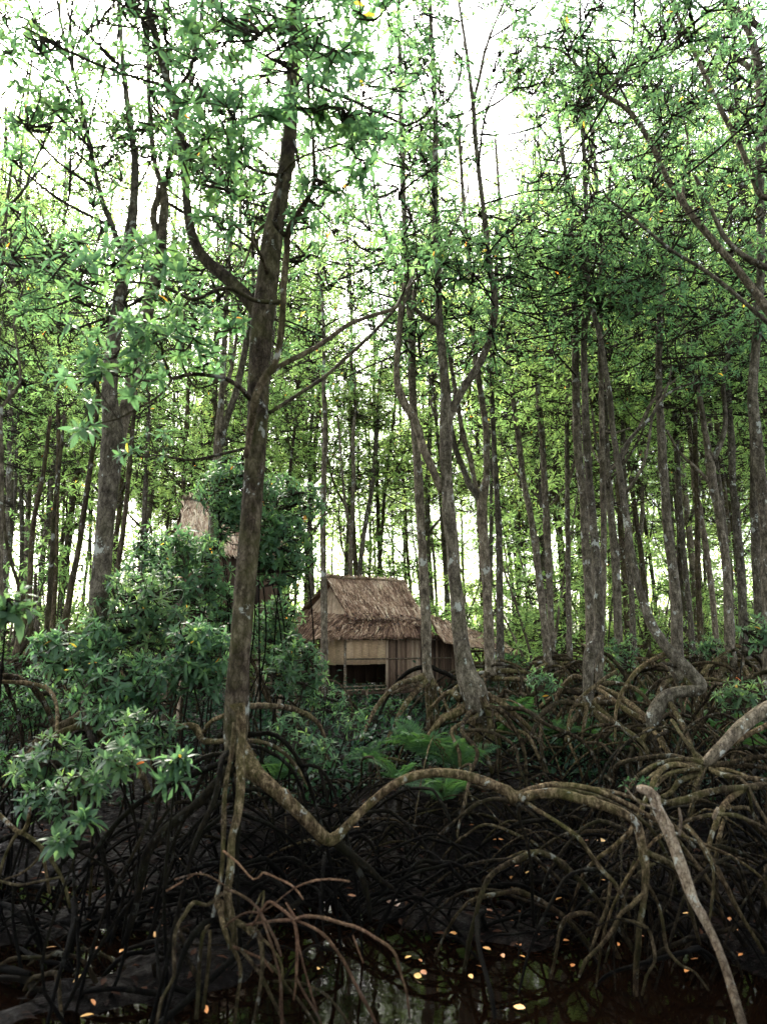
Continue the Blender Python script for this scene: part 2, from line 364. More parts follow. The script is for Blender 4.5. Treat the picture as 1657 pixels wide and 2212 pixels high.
# ------------------------------------------------------------------ trees
# white sky gaps of the canopy, as directions from the clearing: few boughs reach into them
GAPS = [(320, 400, 55, 75, .96), (90, 400, 80, 60, .8), (150, 480, 60, 40, .6), (150, 40, 60, 50, .7), (1030, 90, 42, 100, .85), (1055, 360, 50, 90, .8), (700, 640, 70, 40, .6), (650, 720, 40, 30, .5),
        (1235, 330, 34, 60, .7), (1190, 700, 50, 35, .4), (1440, 600, 40, 30, .5), (1560, 430, 40, 40, .4),
        (870, 1180, 60, 60, .6), (150, 1250, 80, 60, .4), (1150, 1060, 40, 40, .4), (1130, 1240, 50, 50, .5), (1400, 1380, 90, 30, .8), (1600, 1160, 40, 40, .4), (60, 1290, 50, 40, .5)]
def gapkeep(P):
    x, y, z = proj(P); k = np.ones(len(x))
    for gx, gy, rx, ry, s in GAPS:
        d = ((x - gx) / rx) ** 2 + ((y - gy) / ry) ** 2
        k *= 1 - s * np.exp(-d * .8) * (z > 0)
    return k
HUTWIN = (640, 1130, 1235, 1500)

class Tree:
    def __init__(s, name, base, label, cat='tree', group=None, bark=None):
        s.base = np.array(base, float); s.o = empty(name, base, label, cat, group)
        s.skel = []; s.skr = []; s.tw = Acc(); s.lf = Acc(); s.bark = bark or M_bark; s.nr = 0
    def limb(s, pts, name='branch', sides=12, step=.10, rough=.08, knobs=.15, mat=None, skel=True, tint=.5):
        """pts: (px, py, D, width)"""
        P = np.array([at(p[0], p[1], p[2]) for p in pts]); r = np.array([wr(p[3], p[1], p[2]) for p in pts])
        return s.wlimb(P, r, name, sides, step, rough, knobs, mat, skel)
    def wlimb(s, P, r, name='branch', sides=12, step=.10, rough=.08, knobs=.15, mat=None, skel=True):
        a = Acc(); Q, q = tube(a, P, r, sides, step, rough, knobs)
        o = a.build(name, mat or s.bark, s.o, off=s.base)
        if skel: s.skel.append(Q); s.skr.append(q)
        return Q, q
    def root(s, P, r, mat=None, sides=7, step=.10, rough=.15):
        if s.nr >= 98: return
        s.nr += 1; a = Acc(); tube(a, P, r, sides, step, rough, .6); a.build('prop_root', mat or M_root, s.o, off=s.base)
    def pad(s, c, rad, n, size, k=9, hi=False, flat=.55, twigr=.012, lim=3.0, gap=True, wide=.38, ax_up=.9):
        """a spray of whorls round c reached by twigs from the nearest limb"""
        c = np.asarray(c, float)
        SK = np.vstack(s.skel); d = np.linalg.norm(SK - c, axis=1) + .35 * np.maximum(SK[:, 2] - c[2], 0)
        j = int(np.argmin(d)); st = SK[j]
        mid = st * .45 + c * .55 + np.array([0, 0, -.12 * np.linalg.norm(c - st)])
        m2 = c - np.array([0, 0, rad * flat * .5])
        if np.linalg.norm(c - st) > .02:
            L = np.linalg.norm(c - st); rr0 = min(.007 + .006 * L, np.concatenate(s.skr)[j] * .7)
            jt = RNG.normal(0, .06 * L, 3)
            tube(s.tw, [st, mid + jt, m2], [rr0, rr0 * .75, twigr], 6, .15, .1, .2)
        P = RNG.normal(0, 1, (n, 3)); P = nrm(P) * (RNG.uniform(.15, 1, (n, 1)) ** .45); P = P * [rad, rad, rad * flat] + c
        if gap: P = P[RNG.random(len(P)) < gapkeep(P)]
        if not len(P): return
        ng = max(2, len(P) // 6); hub = P[RNG.choice(len(P), ng)] * .6 + m2 * .4 - [0, 0, rad * .08]
        for h in hub: tube(s.tw, [m2, (m2 + h) / 2 + RNG.normal(0, rad * .08, 3), h], [twigr, twigr * .8, twigr * .55], 5, .2, .05)
        for p in P:
            h = hub[np.argmin(np.linalg.norm(hub - p, axis=1))]
            tube(s.tw, [h, (h + p) / 2 + RNG.normal(0, rad * .07, 3), p], [twigr * .55, twigr * .45, twigr * .35], 4, .5, 0)
        A = nrm(P - m2) * .8 + np.array([0, 0, ax_up]) + RNG.normal(0, .25, P.shape)
        rosettes(s.lf, P, A, size, k, hi, wide=wide)
    def canopy(s, n, z0, size=.12, rad=(.35, .7), out=(.3, 1.5), per=12, k=8, hi=False, gap=True):
        size *= .80; per = int(per * 1.5)
        """sprays all over the upper limbs"""
        SK = np.vstack(s.skel); up = SK[SK[:, 2] > z0]
        if not len(up): return
        for i in range(n):
            b = up[RNG.integers(0, len(up))]; a = RNG.uniform(0, 6.28); d = RNG.uniform(*out)
            c = b + np.array([math.cos(a) * d, math.sin(a) * d, RNG.uniform(-.1, .6)])
            if gap and RNG.random() > gapkeep(c[None])[0]: continue
            s.pad(c, RNG.uniform(*rad), per, size, k, hi, gap=gap)
    def done(s, leafmat=None):
        if s.tw.n: s.tw.build('twigs', M_twig, s.o, off=s.base)
        if s.lf.n: s.lf.build('crown', leafmat or M_leaf, s.o, smooth=False, off=s.base)

def arch(st, ang, reach, h, gz, r0, r1, wob=.06, n=6):
    """prop root: leaves st, rises a little, bends over and goes into the mud"""
    st = np.asarray(st, float); P = []; R_ = []
    dx, dy = math.cos(ang), math.sin(ang); px, py = -dy, dx; bend = RNG.normal(0, .12) * reach
    H = st[2] - gz
    for i in range(n):
        t = i / (n - 1); rad = reach * (1 - (1 - t) ** 1.35)
        z = st[2] - H * t ** 2.1 + h * math.sin(min(t * 1.5, 1) * math.pi) * .6
        w = RNG.normal(0, wob * reach) if 0 < i < n - 1 else 0
        P.append([st[0] + dx * rad + px * (bend * math.sin(t * math.pi) + w), st[1] + dy * rad + py * (bend * math.sin(t * math.pi) + w), z + (RNG.normal(0, wob * .4) if 0 < i < n - 1 else 0)])
        R_.append(r0 + (r1 - r0) * t)
    P[-1][2] = gz - .08
    return np.array(P), np.array(R_)
def prop_roots(T, c, r, n, reach=(.5, 1.4), top=.35, amin=0, amax=6.283, fork=.5, mat=None, rr=(.018, .04), z=None):
    c = np.asarray(c, float)
    for i in range(n):
        a = amin + (amax - amin) * (i + RNG.uniform(.1, .9)) / n; rc = RNG.uniform(*reach); r0 = RNG.uniform(*rr)
        st = c + [math.cos(a) * r * .5, math.sin(a) * r * .5, RNG.uniform(0, top)]
        ex, ey = c[0] + math.cos(a) * (rc + r), c[1] + math.sin(a) * (rc + r); gz = float(ground_z(ex, ey))
        P, q = arch(st, a, rc, RNG.uniform(.02, .22) * rc, gz, r0, r0 * .55)
        T.root(P, q, mat or (M_root_mid if RNG.random() < .7 else M_root))
        if RNG.random() < fork:
            m = P[RNG.integers(2, 4)]; a2 = a + RNG.choice([-1, 1]) * RNG.uniform(.4, 1.0); rc2 = rc * RNG.uniform(.35, .7)
            gz = float(ground_z(m[0] + math.cos(a2) * rc2, m[1] + math.sin(a2) * rc2))
            P, q = arch(m, a2, rc2, .12 * rc2, gz, r0 * .7, r0 * .4); T.root(P, q, mat or M_root_mid)

# ------------------------------------------------------------------ the big mangrove in front
def P3(pts): return np.array([at(*p[:3]) for p in pts]), np.array([wr(p[3], p[1], p[2]) for p in pts])
def flat_xy(px, D, py=1500): p = at(px, py, D); return p[0], p[1], float(ground_z(p[0], p[1]))

D1 = 5.0
x0, y0, z0 = flat_xy(515, D1, 1700)
T1 = Tree('mangrove_tree', (x0, y0, z0), 'thick front mangrove trunk standing on a tent of tall prop roots beside the dark pool', bark=M_bark_dark)
T1.limb([(508, 1640, D1, 40), (509, 1590, D1, 50), (512, 1530, D1, 54), (515, 1460, D1, 48), (519, 1400, D1, 46), (527, 1300, D1 + .03, 46), (536, 1200, D1 + .06, 45), (544, 1100, D1 + .1, 45), (552, 1000, D1 + .14, 45), (557, 900, D1 + .18, 44), (560, 800, D1 + .22, 45), (566, 700, D1 + .25, 50), (577, 620, D1 + .28, 48), (588, 520, D1 + .32, 44), (608, 420, D1 + .38, 34.2), (624, 320, D1 + .45, 31.5), (630, 220, D1 + .5, 29.7), (636, 120, D1 + .55, 27.9), (640, 0, D1 + .6, 26.1), (646, -200, D1 + .7, 22.5), (640, -420, D1 + .8, 12.6)],
        'trunk', sides=28, step=.035, rough=.045, knobs=.16)
T1.limb([(566, 690, D1 + .3, 34), (535, 645, D1 + .3, 31), (503, 612, D1 + .32, 28), (470, 585, D1 + .35, 25), (434, 548, D1 + .38, 23), (414, 500, D1 + .4, 20), (404, 440, D1 + .42, 17), (400, 380, D1 + .45, 16), (390, 290, D1 + .5, 16), (371, 205, D1 + .55, 17), (354, 150, D1 + .6, 15), (334, 65, D1 + .65, 14), (312, -20, D1 + .7, 12), (300, -200, D1 + .8, 8)], sides=16, step=.05)
T1.limb([(371, 205, D1 + .55, 9), (405, 165, D1 + .5, 8), (425, 100, D1 + .45, 7), (436, 20, D1 + .4, 6), (440, -80, D1 + .4, 5)], sides=8)
# dark sinuous stem climbing in front of the trunk
DS = D1 - .20
T1.limb([(532, 990, D1 - .08, 10), (541, 930, D1 - .1, 15), (551, 868, DS, 18), (560, 838, DS, 17), (575, 812, DS, 16), (594, 785, DS, 15), (605, 740, DS, 14), (610, 690, DS, 14), (612, 640, DS, 14), (615, 590, DS, 14), (621, 540, DS, 14), (621, 512, DS, 15), (634, 478, DS - .05, 14), (655, 446, DS - .08, 13), (671, 418, DS - .1, 11), (680, 390, DS - .15, 10), (678, 330, DS - .2, 8), (676, 290, DS - .25, 7), (668, 220, DS - .3, 6), (664, 120, DS - .35, 5), (662, 40, DS - .4, 4)], sides=10, step=.04, rough=.1, knobs=.25)
T1.limb([(621, 512, DS, 12), (604, 497, DS - .05, 10), (594, 480, DS - .08, 10), (600, 455, DS - .1, 9), (602, 430, DS - .12, 8), (607, 400, DS - .15, 8), (605, 381, DS - .18, 9), (585, 376, DS - .2, 8), (560, 370, DS - .25, 7), (528, 357, DS - .3, 6), (505, 335, DS - .35, 5), (492, 300, DS - .4, 4), (480, 262, DS - .45, 4)], sides=8, step=.04)
T1.limb([(607, 380, DS - .18, 7), (625, 358, DS - .22, 6), (650, 340, DS - .25, 5), (700, 322, DS - .3, 4), (760, 305, DS - .35, 3)], sides=6, step=.05)
T1.limb([(671, 418, DS - .1, 6), (700, 388, DS, 6), (735, 368, DS + .05, 5), (790, 345, DS + .1, 3)], sides=6, step=.05)
T1.limb([(610, 653, DS, 12), (575, 652, DS, 10), (545, 647, DS - .02, 10), (515, 630, DS - .05, 10), (492, 622, DS - .08, 9), (465, 628, DS - .12, 8), (436, 642, DS - .15, 8), (412, 646, DS - .18, 8), (385, 633, DS - .22, 7), (352, 620, DS - .26, 6), (318, 612, DS - .3, 5), (285, 610, DS - .34, 5), (235, 607, DS - .4, 4), (185, 588, DS - .45, 4), (130, 560, DS - .5, 3)], sides=8, step=.04)
T1.limb([(412, 646, DS - .18, 6), (392, 668, DS - .2, 5), (362, 684, DS - .25, 4), (330, 690, DS - .3, 4), (270, 690, DS - .35, 3)], sides=6)
T1.limb([(541, 862, D1 - .12, 13), (520, 838, DS - .02, 10), (500, 824, DS - .06, 10), (478, 815, DS - .1, 9), (450, 811, DS - .14, 8), (420, 808, DS - .18, 8), (395, 812, DS - .22, 8), (371, 818, DS - .25, 8), (362, 795, DS - .27, 7), (352, 770, DS - .3, 6), (349, 745, DS - .33, 5), (330, 715, DS - .36, 4), (300, 700, DS - .4, 3)], sides=8, step=.04)
T1.limb([(371, 818, DS - .25, 7), (360, 840, DS - .27, 6), (335, 862, DS - .3, 5), (300, 882, DS - .35, 4), (255, 905, DS - .4, 4), (200, 918, DS - .45, 3)], sides=6)
T1.limb([(405, 810, DS - .2, 5), (392, 780, DS - .2, 5), (388, 740, DS - .2, 4), (396, 700, DS - .2, 4), (400, 660, DS - .2, 3)], sides=6)
T1.limb([(405, 812, DS - .2, 5), (425, 838, DS - .2, 5), (455, 832, DS - .22, 4), (485, 820, DS - .2, 4)], sides=6)
T1.limb([(584, 805, D1 - .1, 13), (610, 788, D1 - .05, 12), (645, 770, D1, 11), (680, 752, D1 + .1, 11), (715, 728, D1 + .2, 10), (750, 703, D1 + .3, 10), (790, 686, D1 + .5, 9), (828, 675, D1 + .7, 9), (855, 664, D1 + .9, 8), (868, 640, D1 + 1.1, 7), (900, 600, D1 + 1.3, 5)], sides=10, step=.05)
T1.limb([(583, 892, D1 + .2, 8), (640, 855, D1 + .4, 8), (700, 815, D1 + .6, 8), (760, 762, D1 + .8, 8), (820, 705, D1 + 1.0, 7), (865, 650, D1 + 1.2, 6), (905, 570, D1 + 1.5, 5)], sides=8, step=.1)
T1.limb([(600, 470, D1 + .4, 8), (555, 500, D1 + .3, 7), (540, 540, D1 + .2, 6), (525, 580, D1 + .1, 5)], sides=6)
T1.limb([(578, 590, D1 + .2, 10), (565, 555, D1 + .1, 8), (545, 520, D1, 7), (520, 500, D1 - .1, 6), (495, 470, D1 - .2, 5), (465, 440, D1 - .3, 4), (430, 425, D1 - .4, 3)], sides=6)
# big leaves hanging in front, close to the camera
def padpx(T, px, py, D, rp, n, size=.14, k=9, hi=True, flat=.6, gap=True):
    T.pad(at(px, py, D), rp / FPX * D * 1.1, n, size, k, hi, flat, .008, gap=gap)
for px, py, D, rp, n in [(500, 240, 4.3, 110, 17), (650, 215, 4.2, 110, 9), (740, 215, 4.2, 120, 20), (430, 165, 4.5, 110, 16), (600, 60, 4.4, 100, 9), (720, 90, 4.3, 120, 18), (500, 60, 4.5, 110, 16), (800, 30, 4.4, 90, 12), (560, 15, 4.6, 90, 8), (830, 290, 4.6, 60, 5), (430, 290, 4.4, 90, 12),
                         (470, 390, 4.4, 90, 12), (400, 345, 4.4, 70, 8), (520, 310, 4.3, 60, 6), (720, 400, 4.7, 90, 10), (800, 480, 5.4, 80, 9), (880, 545, 5.8, 70, 10), (770, 330, 4.6, 80, 9), (660, 470, 4.7, 50, 4),
                         (250, 545, 4.0, 90, 5), (170, 590, 3.9, 90, 8), (310, 560, 4.1, 80, 9), (360, 520, 4.2, 70, 7), (270, 630, 4.1, 90, 3), (220, 480, 4.2, 60, 2), (400, 590, 4.3, 60, 5),
                         (250, 745, 4.3, 100, 14), (330, 720, 4.3, 80, 12), (400, 740, 4.4, 70, 12), (200, 800, 4.3, 80, 10), (290, 820, 4.3, 90, 12), (180, 900, 4.3, 70, 6), (450, 770, 4.6, 60, 8), (420, 690, 4.5, 60, 9), (690, 390, 4.6, 60, 5), (500, 700, 4.6, 50, 5), (480, 480, 4.5, 70, 8), (350, 960, 5.2, 90, 8)]:
    padpx(T1, px, py, D, rp * 1.05, int(n * (1.5 if py < 420 else 1.15)), .098, flat=.35 if py < 420 else .5)
T1.canopy(46, 5.6, .11, per=14, out=(.2, 1.6), rad=(.4, .8))
# roots of the front mangrove
DM = D1
def rl(pts, mat=None, sides=12): 
    P, r = P3(pts); T1.root(P, r, mat or M_root, sides, .05, .09)
rl([(518, 1520, 4.78, 24), (522, 1590, 4.74, 20), (519, 1650, 4.68, 18), (521, 1700, 4.62, 19), (514, 1760, 4.58, 19), (502, 1810, 4.52, 17), (499, 1870, 4.46, 17), (492, 1930, 4.42, 17), (500, 1975, 4.38, 16), (506, 2015, 4.36, 14), (508, 2050, 4.34, 12)])
rl([(507, 1560, 4.80, 10), (502, 1620, 4.76, 10), (489, 1690, 4.68, 10), (484, 1760, 4.6, 11), (483, 1830, 4.5, 10), (479, 1890, 4.45, 9), (470, 1930, 4.42, 8), (460, 1980, 4.4, 8), (440, 2020, 4.3, 7), (432, 2080, 4.3, 7), (428, 2140, 4.3, 7)])
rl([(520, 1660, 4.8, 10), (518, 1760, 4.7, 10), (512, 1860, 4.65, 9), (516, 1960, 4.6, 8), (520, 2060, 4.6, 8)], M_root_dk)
# the huge root that dips, arches over the pool and comes down on the right
H = 4.9
rl([(515, 1600, 5.0, 30), (540, 1655, 4.9, 40), (575, 1690, 4.85, 32), (610, 1722, 4.85, 29), (648, 1755, 4.85, 28), (680, 1790, 4.9, 27), (705, 1812, 4.95, 27), (722, 1812, 4.98, 26), (745, 1790, 5.0, 20), (780, 1755, 5.0, 18), (815, 1722, 5.0, 17), (850, 1695, 5.0, 17), (895, 1676, 5.0, 19), (945, 1669, 5.0, 20), (1000, 1675, 5.0, 21), (1050, 1690, 5.0, 21), (1095, 1710, 5.0, 22), (1120, 1722, 5.0, 24), (1160, 1715, 4.98, 21), (1205, 1714, 4.95, 21), (1260, 1728, 4.92, 20), (1310, 1742, 4.9, 20), (1350, 1760, 4.88, 20), (1376, 1782, 4.86, 20), (1385, 1820, 4.84, 20), (1393, 1870, 4.8, 17), (1393, 1910, 4.78, 15), (1388, 1960, 4.75, 13), (1380, 2000, 4.72, 12), (1378, 2050, 4.7, 13), (1374, 2085, 4.7, 12), (1372, 2150, 4.7, 10)], sides=18)
rl([(1120, 1718, 4.99, 16), (1160, 1700, 5.05, 11), (1210, 1695, 5.1, 11), (1270, 1702, 5.1, 11), (1330, 1725, 5.1, 11), (1380, 1752, 5.1, 10), (1420, 1775, 5.1, 10), (1450, 1800, 5.15, 9), (1490, 1850, 5.2, 9), (1540, 1920, 5.2, 8), (1570, 2010, 5.2, 7)])
rl([(1125, 1724, 4.99, 12), (1180, 1706, 5.15, 8), (1260, 1712, 5.2, 8), (1330, 1738, 5.2, 8), (1400, 1785, 5.25, 8), (1440, 1850, 5.3, 7), (1460, 1930, 5.4, 6)])
rl([(1130, 1722, 5.0, 14), (1200, 1703, 5.2, 9), (1290, 1705, 5.3, 9), (1360, 1722, 5.4, 8), (1430, 1760, 5.5, 8), (1500, 1830, 5.5, 7)])
rl([(1393, 1840, 4.82, 13), (1420, 1852, 4.82, 12), (1450, 1868, 4.85, 11), (1470, 1900, 4.9, 10), (1490, 1960, 4.9, 8), (1510, 2040, 4.9, 7)])
rl([(1120, 1730, 4.98, 10), (1122, 1770, 4.98, 7), (1138, 1820, 5.0, 7), (1148, 1880, 5.0, 7), (1150, 1950, 5.1, 8), (1152, 2000, 5.15, 8)], M_root_dk)
rl([(1135, 1732, 4.98, 8), (1165, 1752, 4.9, 8), (1210, 1780, 4.85, 8), (1250, 1810, 4.8, 9), (1275, 1845, 4.78, 9), (1300, 1880, 4.75, 9), (1325, 1905, 4.75, 9), (1345, 1940, 4.8, 8), (1360, 1980, 4.85, 7)])
rl([(1388, 1930, 4.77, 9), (1365, 1955, 4.7, 9), (1340, 1975, 4.65, 9), (1322, 2010, 4.6, 9), (1295, 2045, 4.55, 8), (1265, 2075, 4.5, 7), (1250, 2110, 4.45, 6)])
rl([(1335, 1985, 4.66, 7), (1370, 1992, 4.6, 7), (1398, 2005, 4.55, 7), (1410, 2040, 4.5, 7), (1414, 2075, 4.45, 6), (1395, 2110, 4.4, 5), (1386, 2150, 4.4, 5)])
rl([(1392, 1900, 4.8, 8), (1420, 1950, 4.8, 7), (1432, 2000, 4.75, 7), (1440, 2050, 4.7, 7), (1470, 2085, 4.6, 6), (1500, 2100, 4.5, 5), (1530, 2140, 4.4, 5)])
rl([(1318, 1905, 4.8, 7), (1310, 1960, 4.75, 7), (1290, 2010, 4.7, 7), (1275, 2060, 4.6, 6)])
rl([(722, 1815, 4.98, 22), (745, 1835, 5.0, 20), (775, 1860, 5.0, 18), (800, 1880, 5.0, 16), (820, 1900, 5.0, 12), (850, 1920, 5.05, 8)], M_root_dk)
rl([(757, 1850, 5.0, 14), (780, 1890, 5.0, 14), (795, 1940, 5.0, 11), (800, 1990, 5.0, 10)], M_root_dk)
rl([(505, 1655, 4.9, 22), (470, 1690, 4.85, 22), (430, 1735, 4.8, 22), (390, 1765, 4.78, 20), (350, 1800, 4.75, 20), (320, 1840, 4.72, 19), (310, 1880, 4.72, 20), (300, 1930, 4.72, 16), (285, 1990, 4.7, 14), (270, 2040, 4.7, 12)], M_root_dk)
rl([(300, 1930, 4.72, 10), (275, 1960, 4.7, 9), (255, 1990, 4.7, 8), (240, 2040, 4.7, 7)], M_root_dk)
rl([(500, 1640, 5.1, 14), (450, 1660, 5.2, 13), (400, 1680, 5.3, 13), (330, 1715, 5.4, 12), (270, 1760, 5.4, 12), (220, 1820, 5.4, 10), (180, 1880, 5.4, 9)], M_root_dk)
rl([(495, 1600, 5.1, 10), (440, 1600, 5.6, 14), (425, 1572, 5.7, 15), (400, 1568, 5.7, 14), (370, 1580, 5.7, 12), (345, 1605, 5.7, 10), (320, 1635, 5.6, 8), (300, 1680, 5.5, 7)])
rl([(485, 1545, 5.1, 9), (455, 1560, 5.3, 9), (440, 1582, 5.5, 8)], M_root)
rl([(530, 1525, 5.1, 13), (575, 1525, 5.6, 12), (620, 1528, 5.9, 12), (655, 1540, 6.1, 12), (685, 1560, 6.2, 10), (700, 1590, 6.2, 8), (705, 1640, 6.2, 7)])
rl([(530, 1600, 5.1, 10), (560, 1602, 5.4, 9), (590, 1612, 5.5, 9), (620, 1632, 5.6, 8), (650, 1670, 5.6, 7), (680, 1720, 5.6, 6)])
rl([(530, 1610, 5.0, 9), (570, 1618, 5.2, 8), (620, 1650, 5.3, 8), (650, 1700, 5.3, 7), (670, 1780, 5.3, 6)], M_root_dk)
# lower bundle in front, going into the pool
lo = [[(505, 2010, 4.36, 13), (480, 1950, 4.42, 11), (468, 1948, 4.4, 14), (478, 1975, 4.3, 12), (486, 2010, 4.2, 12), (500, 2050, 4.2, 9)],
      [(480, 1930, 4.4, 8), (450, 1955, 4.3, 8), (418, 1950, 4.2, 9), (400, 1975, 4.15, 9), (380, 2010, 4.1, 8), (376, 2060, 4.05, 8), (376, 2110, 4.0, 8), (350, 2160, 3.9, 7), (336, 2230, 3.8, 7)],
      [(480, 1985, 4.35, 10), (450, 1990, 4.25, 12), (430, 2005, 4.2, 14), (405, 2040, 4.15, 12), (385, 2100, 4.1, 10), (362, 2180, 4.0, 8), (345, 2240, 3.95, 8)],
      [(440, 2010, 4.2, 8), (432, 2070, 4.2, 9), (430, 2130, 4.2, 9), (425, 2200, 4.1, 8)], [(455, 2010, 4.25, 7), (450, 2090, 4.25, 8), (440, 2180, 4.2, 8)],
      [(500, 2040, 4.3, 10), (520, 2090, 4.25, 8), (515, 2150, 4.2, 7), (505, 2220, 4.1, 7)], [(510, 1995, 4.3, 9), (550, 2010, 4.2, 14), (565, 2040, 4.1, 11), (567, 2090, 4.05, 9), (560, 2150, 4.0, 8), (545, 2230, 3.95, 8)],
      [(548, 2020, 4.2, 12), (520, 1995, 4.3, 10), (500, 1980, 4.35, 8)], [(520, 2050, 4.2, 7), (560, 2100, 4.1, 8), (590, 2160, 4.0, 7), (620, 2220, 3.9, 7)],
      [(508, 2045, 4.3, 6), (560, 2070, 4.15, 6), (595, 2095, 4.05, 6), (620, 2130, 4.0, 6), (660, 2180, 3.9, 6), (690, 2230, 3.8, 6)],
      [(535, 2040, 4.2, 4), (555, 2020, 4.15, 5), (590, 2050, 4.05, 5), (610, 2090, 4.0, 5), (608, 2150, 3.95, 6), (610, 2230, 3.9, 6)],
      [(590, 2120, 4.05, 5), (640, 2120, 4.0, 5), (690, 2140, 3.95, 5), (720, 2165, 3.9, 5), (760, 2220, 3.8, 5)],
      [(540, 1985, 4.2, 5), (570, 1925, 4.2, 5), (560, 1990, 4.15, 4), (538, 2035, 4.15, 4)]]
for p in lo: rl(p, None if random.random() < .6 else M_root_dk, 9)
# thin reddish aerial roots arching over the pool
th = [[(483, 1838, 4.4, 5), (515, 1865, 4.3, 4.5), (548, 1900, 4.25, 4), (565, 1888, 4.25, 4), (572, 1886, 4.25, 4), (605, 1900, 4.2, 4), (637, 1918, 4.15, 4.5), (655, 1943, 4.1, 4)],
      [(637, 1918, 4.15, 4), (620, 1930, 4.15, 3), (590, 1955, 4.15, 4), (560, 1975, 4.15, 3.5)], [(637, 1918, 4.15, 4), (670, 1905, 4.1, 4), (710, 1899, 4.1, 4.5), (755, 1904, 4.05, 4)],
      [(487, 1920, 4.35, 6), (515, 1930, 4.25, 6), (545, 1950, 4.15, 6), (560, 1967, 4.1, 7), (580, 2000, 4.0, 6), (600, 2040, 3.95, 6), (608, 2065, 3.92, 5)],
      [(560, 1970, 4.1, 5), (530, 1972, 4.15, 5), (500, 1990, 4.2, 5), (485, 2005, 4.2, 4)], [(562, 1970, 4.1, 5), (580, 2020, 4.0, 5), (595, 2070, 3.95, 5), (605, 2110, 3.9, 6), (608, 2170, 3.85, 7), (610, 2240, 3.8, 7)],
      [(545, 2000, 4.1, 5), (570, 1960, 4.08, 6), (584, 1948, 4.05, 7), (610, 1965, 4.0, 6), (633, 1985, 3.95, 7), (640, 2010, 3.95, 6), (643, 2035, 3.93, 8), (641, 2080, 3.9, 6), (640, 2120, 3.88, 5), (635, 2160, 3.85, 4)],
      [(533, 1998, 4.15, 6), (570, 1992, 4.08, 6), (610, 1988, 4.0, 7), (635, 1987, 3.95, 7), (660, 1979, 3.92, 7), (700, 1983, 3.9, 7), (740, 1995, 3.85, 7), (775, 2005, 3.8, 7), (810, 2025, 3.75, 6.5), (840, 2045, 3.72, 6), (856, 2065, 3.7, 6), (865, 2100, 3.68, 5), (880, 2150, 3.65, 4), (885, 2200, 3.62, 4)],
      [(640, 1988, 3.95, 6), (675, 2003, 3.9, 6), (700, 2020, 3.85, 7), (725, 2050, 3.82, 6), (750, 2090, 3.8, 6), (775, 2140, 3.75, 7), (800, 2185, 3.7, 7), (820, 2230, 3.65, 7)],
      [(640, 1985, 3.95, 5), (625, 1962, 3.98, 5), (618, 1950, 4.0, 4)], [(641, 2115, 3.88, 5), (660, 2150, 3.85, 5), (690, 2200, 3.8, 5), (700, 2240, 3.8, 5)],
      [(500, 2042, 4.3, 6), (540, 2060, 4.2, 6), (572, 2075, 4.1, 6), (590, 2100, 4.05, 5)], [(645, 2040, 3.92, 4), (660, 2100, 3.9, 4), (680, 2170, 3.86, 5), (700, 2230, 3.85, 5)],
      [(378, 1900, 4.4, 3.5), (420, 1888, 4.4, 4), (450, 1892, 4.4, 3), (485, 1912, 4.38, 3)], [(360, 1925, 4.4, 3.5), (385, 1910, 4.4, 4), (418, 1890, 4.4, 3.5)],
      [(762, 2020, 3.8, 4), (775, 2055, 3.78, 4), (785, 2080, 3.76, 3.5)]]
for p in th:
    P, r = P3(p); T1.root(P, r, M_redtwig, 7, .04, .14)
# more arches further back round the same stool
c1 = at(512, 1620, D1)
prop_roots(T1, c1, .12, 3, (.6, 1.3), .1, R(20), R(160), mat=M_root_dk, rr=(.012, .022))
prop_roots(T1, c1 - [0, 0, .1], .12, 2, (.5, 1.1), .1, R(180), R(250), mat=M_root_dk, rr=(.012, .022))
T1.done(M_leaf)

# ------------------------------------------------------------------ the twin trunk on the left
D2 = 6.6
x, y, z = flat_xy(205, D2, 1600)
T2 = Tree('mangrove_tree', (x, y, z), 'stout twin-stemmed mangrove at the left with mottled bark and arching roots', bark=M_bark)
T2.limb([(196, 1590, D2, 41.4), (198, 1520, D2, 43.2), (206, 1430, D2, 41.4), (213, 1335, D2, 39.6), (220, 1230, D2, 38.7), (228, 1136, D2, 39.6), (236, 1040, D2, 43.2), (245, 960, D2, 48.6), (242, 900, D2, 39.6), (238, 850, D2, 34.2), (243, 770, D2 + .05, 28.8), (250, 700, D2 + .1, 27.0), (262, 625, D2 + .15, 28.8), (274, 560, D2 + .2, 25.2), (284, 490, D2 + .25, 23.4), (290, 430, D2 + .3, 18.0), (292, 350, D2 + .4, 15.3), (280, 250, D2 + .5, 12.6), (268, 150, D2 + .6, 10.8), (257, 0, D2 + .8, 9.0), (250, -200, D2 + .9, 5.4)], 'trunk', sides=24, step=.05, rough=.06, knobs=.2)
T2.limb([(250, 965, D2 + .05, 36), (268, 900, D2 + .12, 30), (281, 850, D2 + .2, 28), (295, 780, D2 + .3, 27), (306, 725, D2 + .35, 27), (325, 650, D2 + .45, 25), (342, 580, D2 + .5, 23), (350, 510, D2 + .55, 22), (356, 445, D2 + .6, 19), (352, 400, D2 + .65, 14), (335, 350, D2 + .7, 11), (322, 200, D2 + .8, 10), (320, 0, D2 + 1, 8), (310, -150, D2 + 1, 6)], sides=16, step=.06)
T2.limb([(345, 520, D2 + .55, 16), (332, 470, D2 + .55, 15), (345, 420, D2 + .5, 13), (362, 385, D2 + .5, 12), (370, 330, D2 + .5, 9), (400, 240, D2 + .6, 8), (420, 100, D2 + .7, 7), (425, -60, D2 + .8, 5)], sides=10)
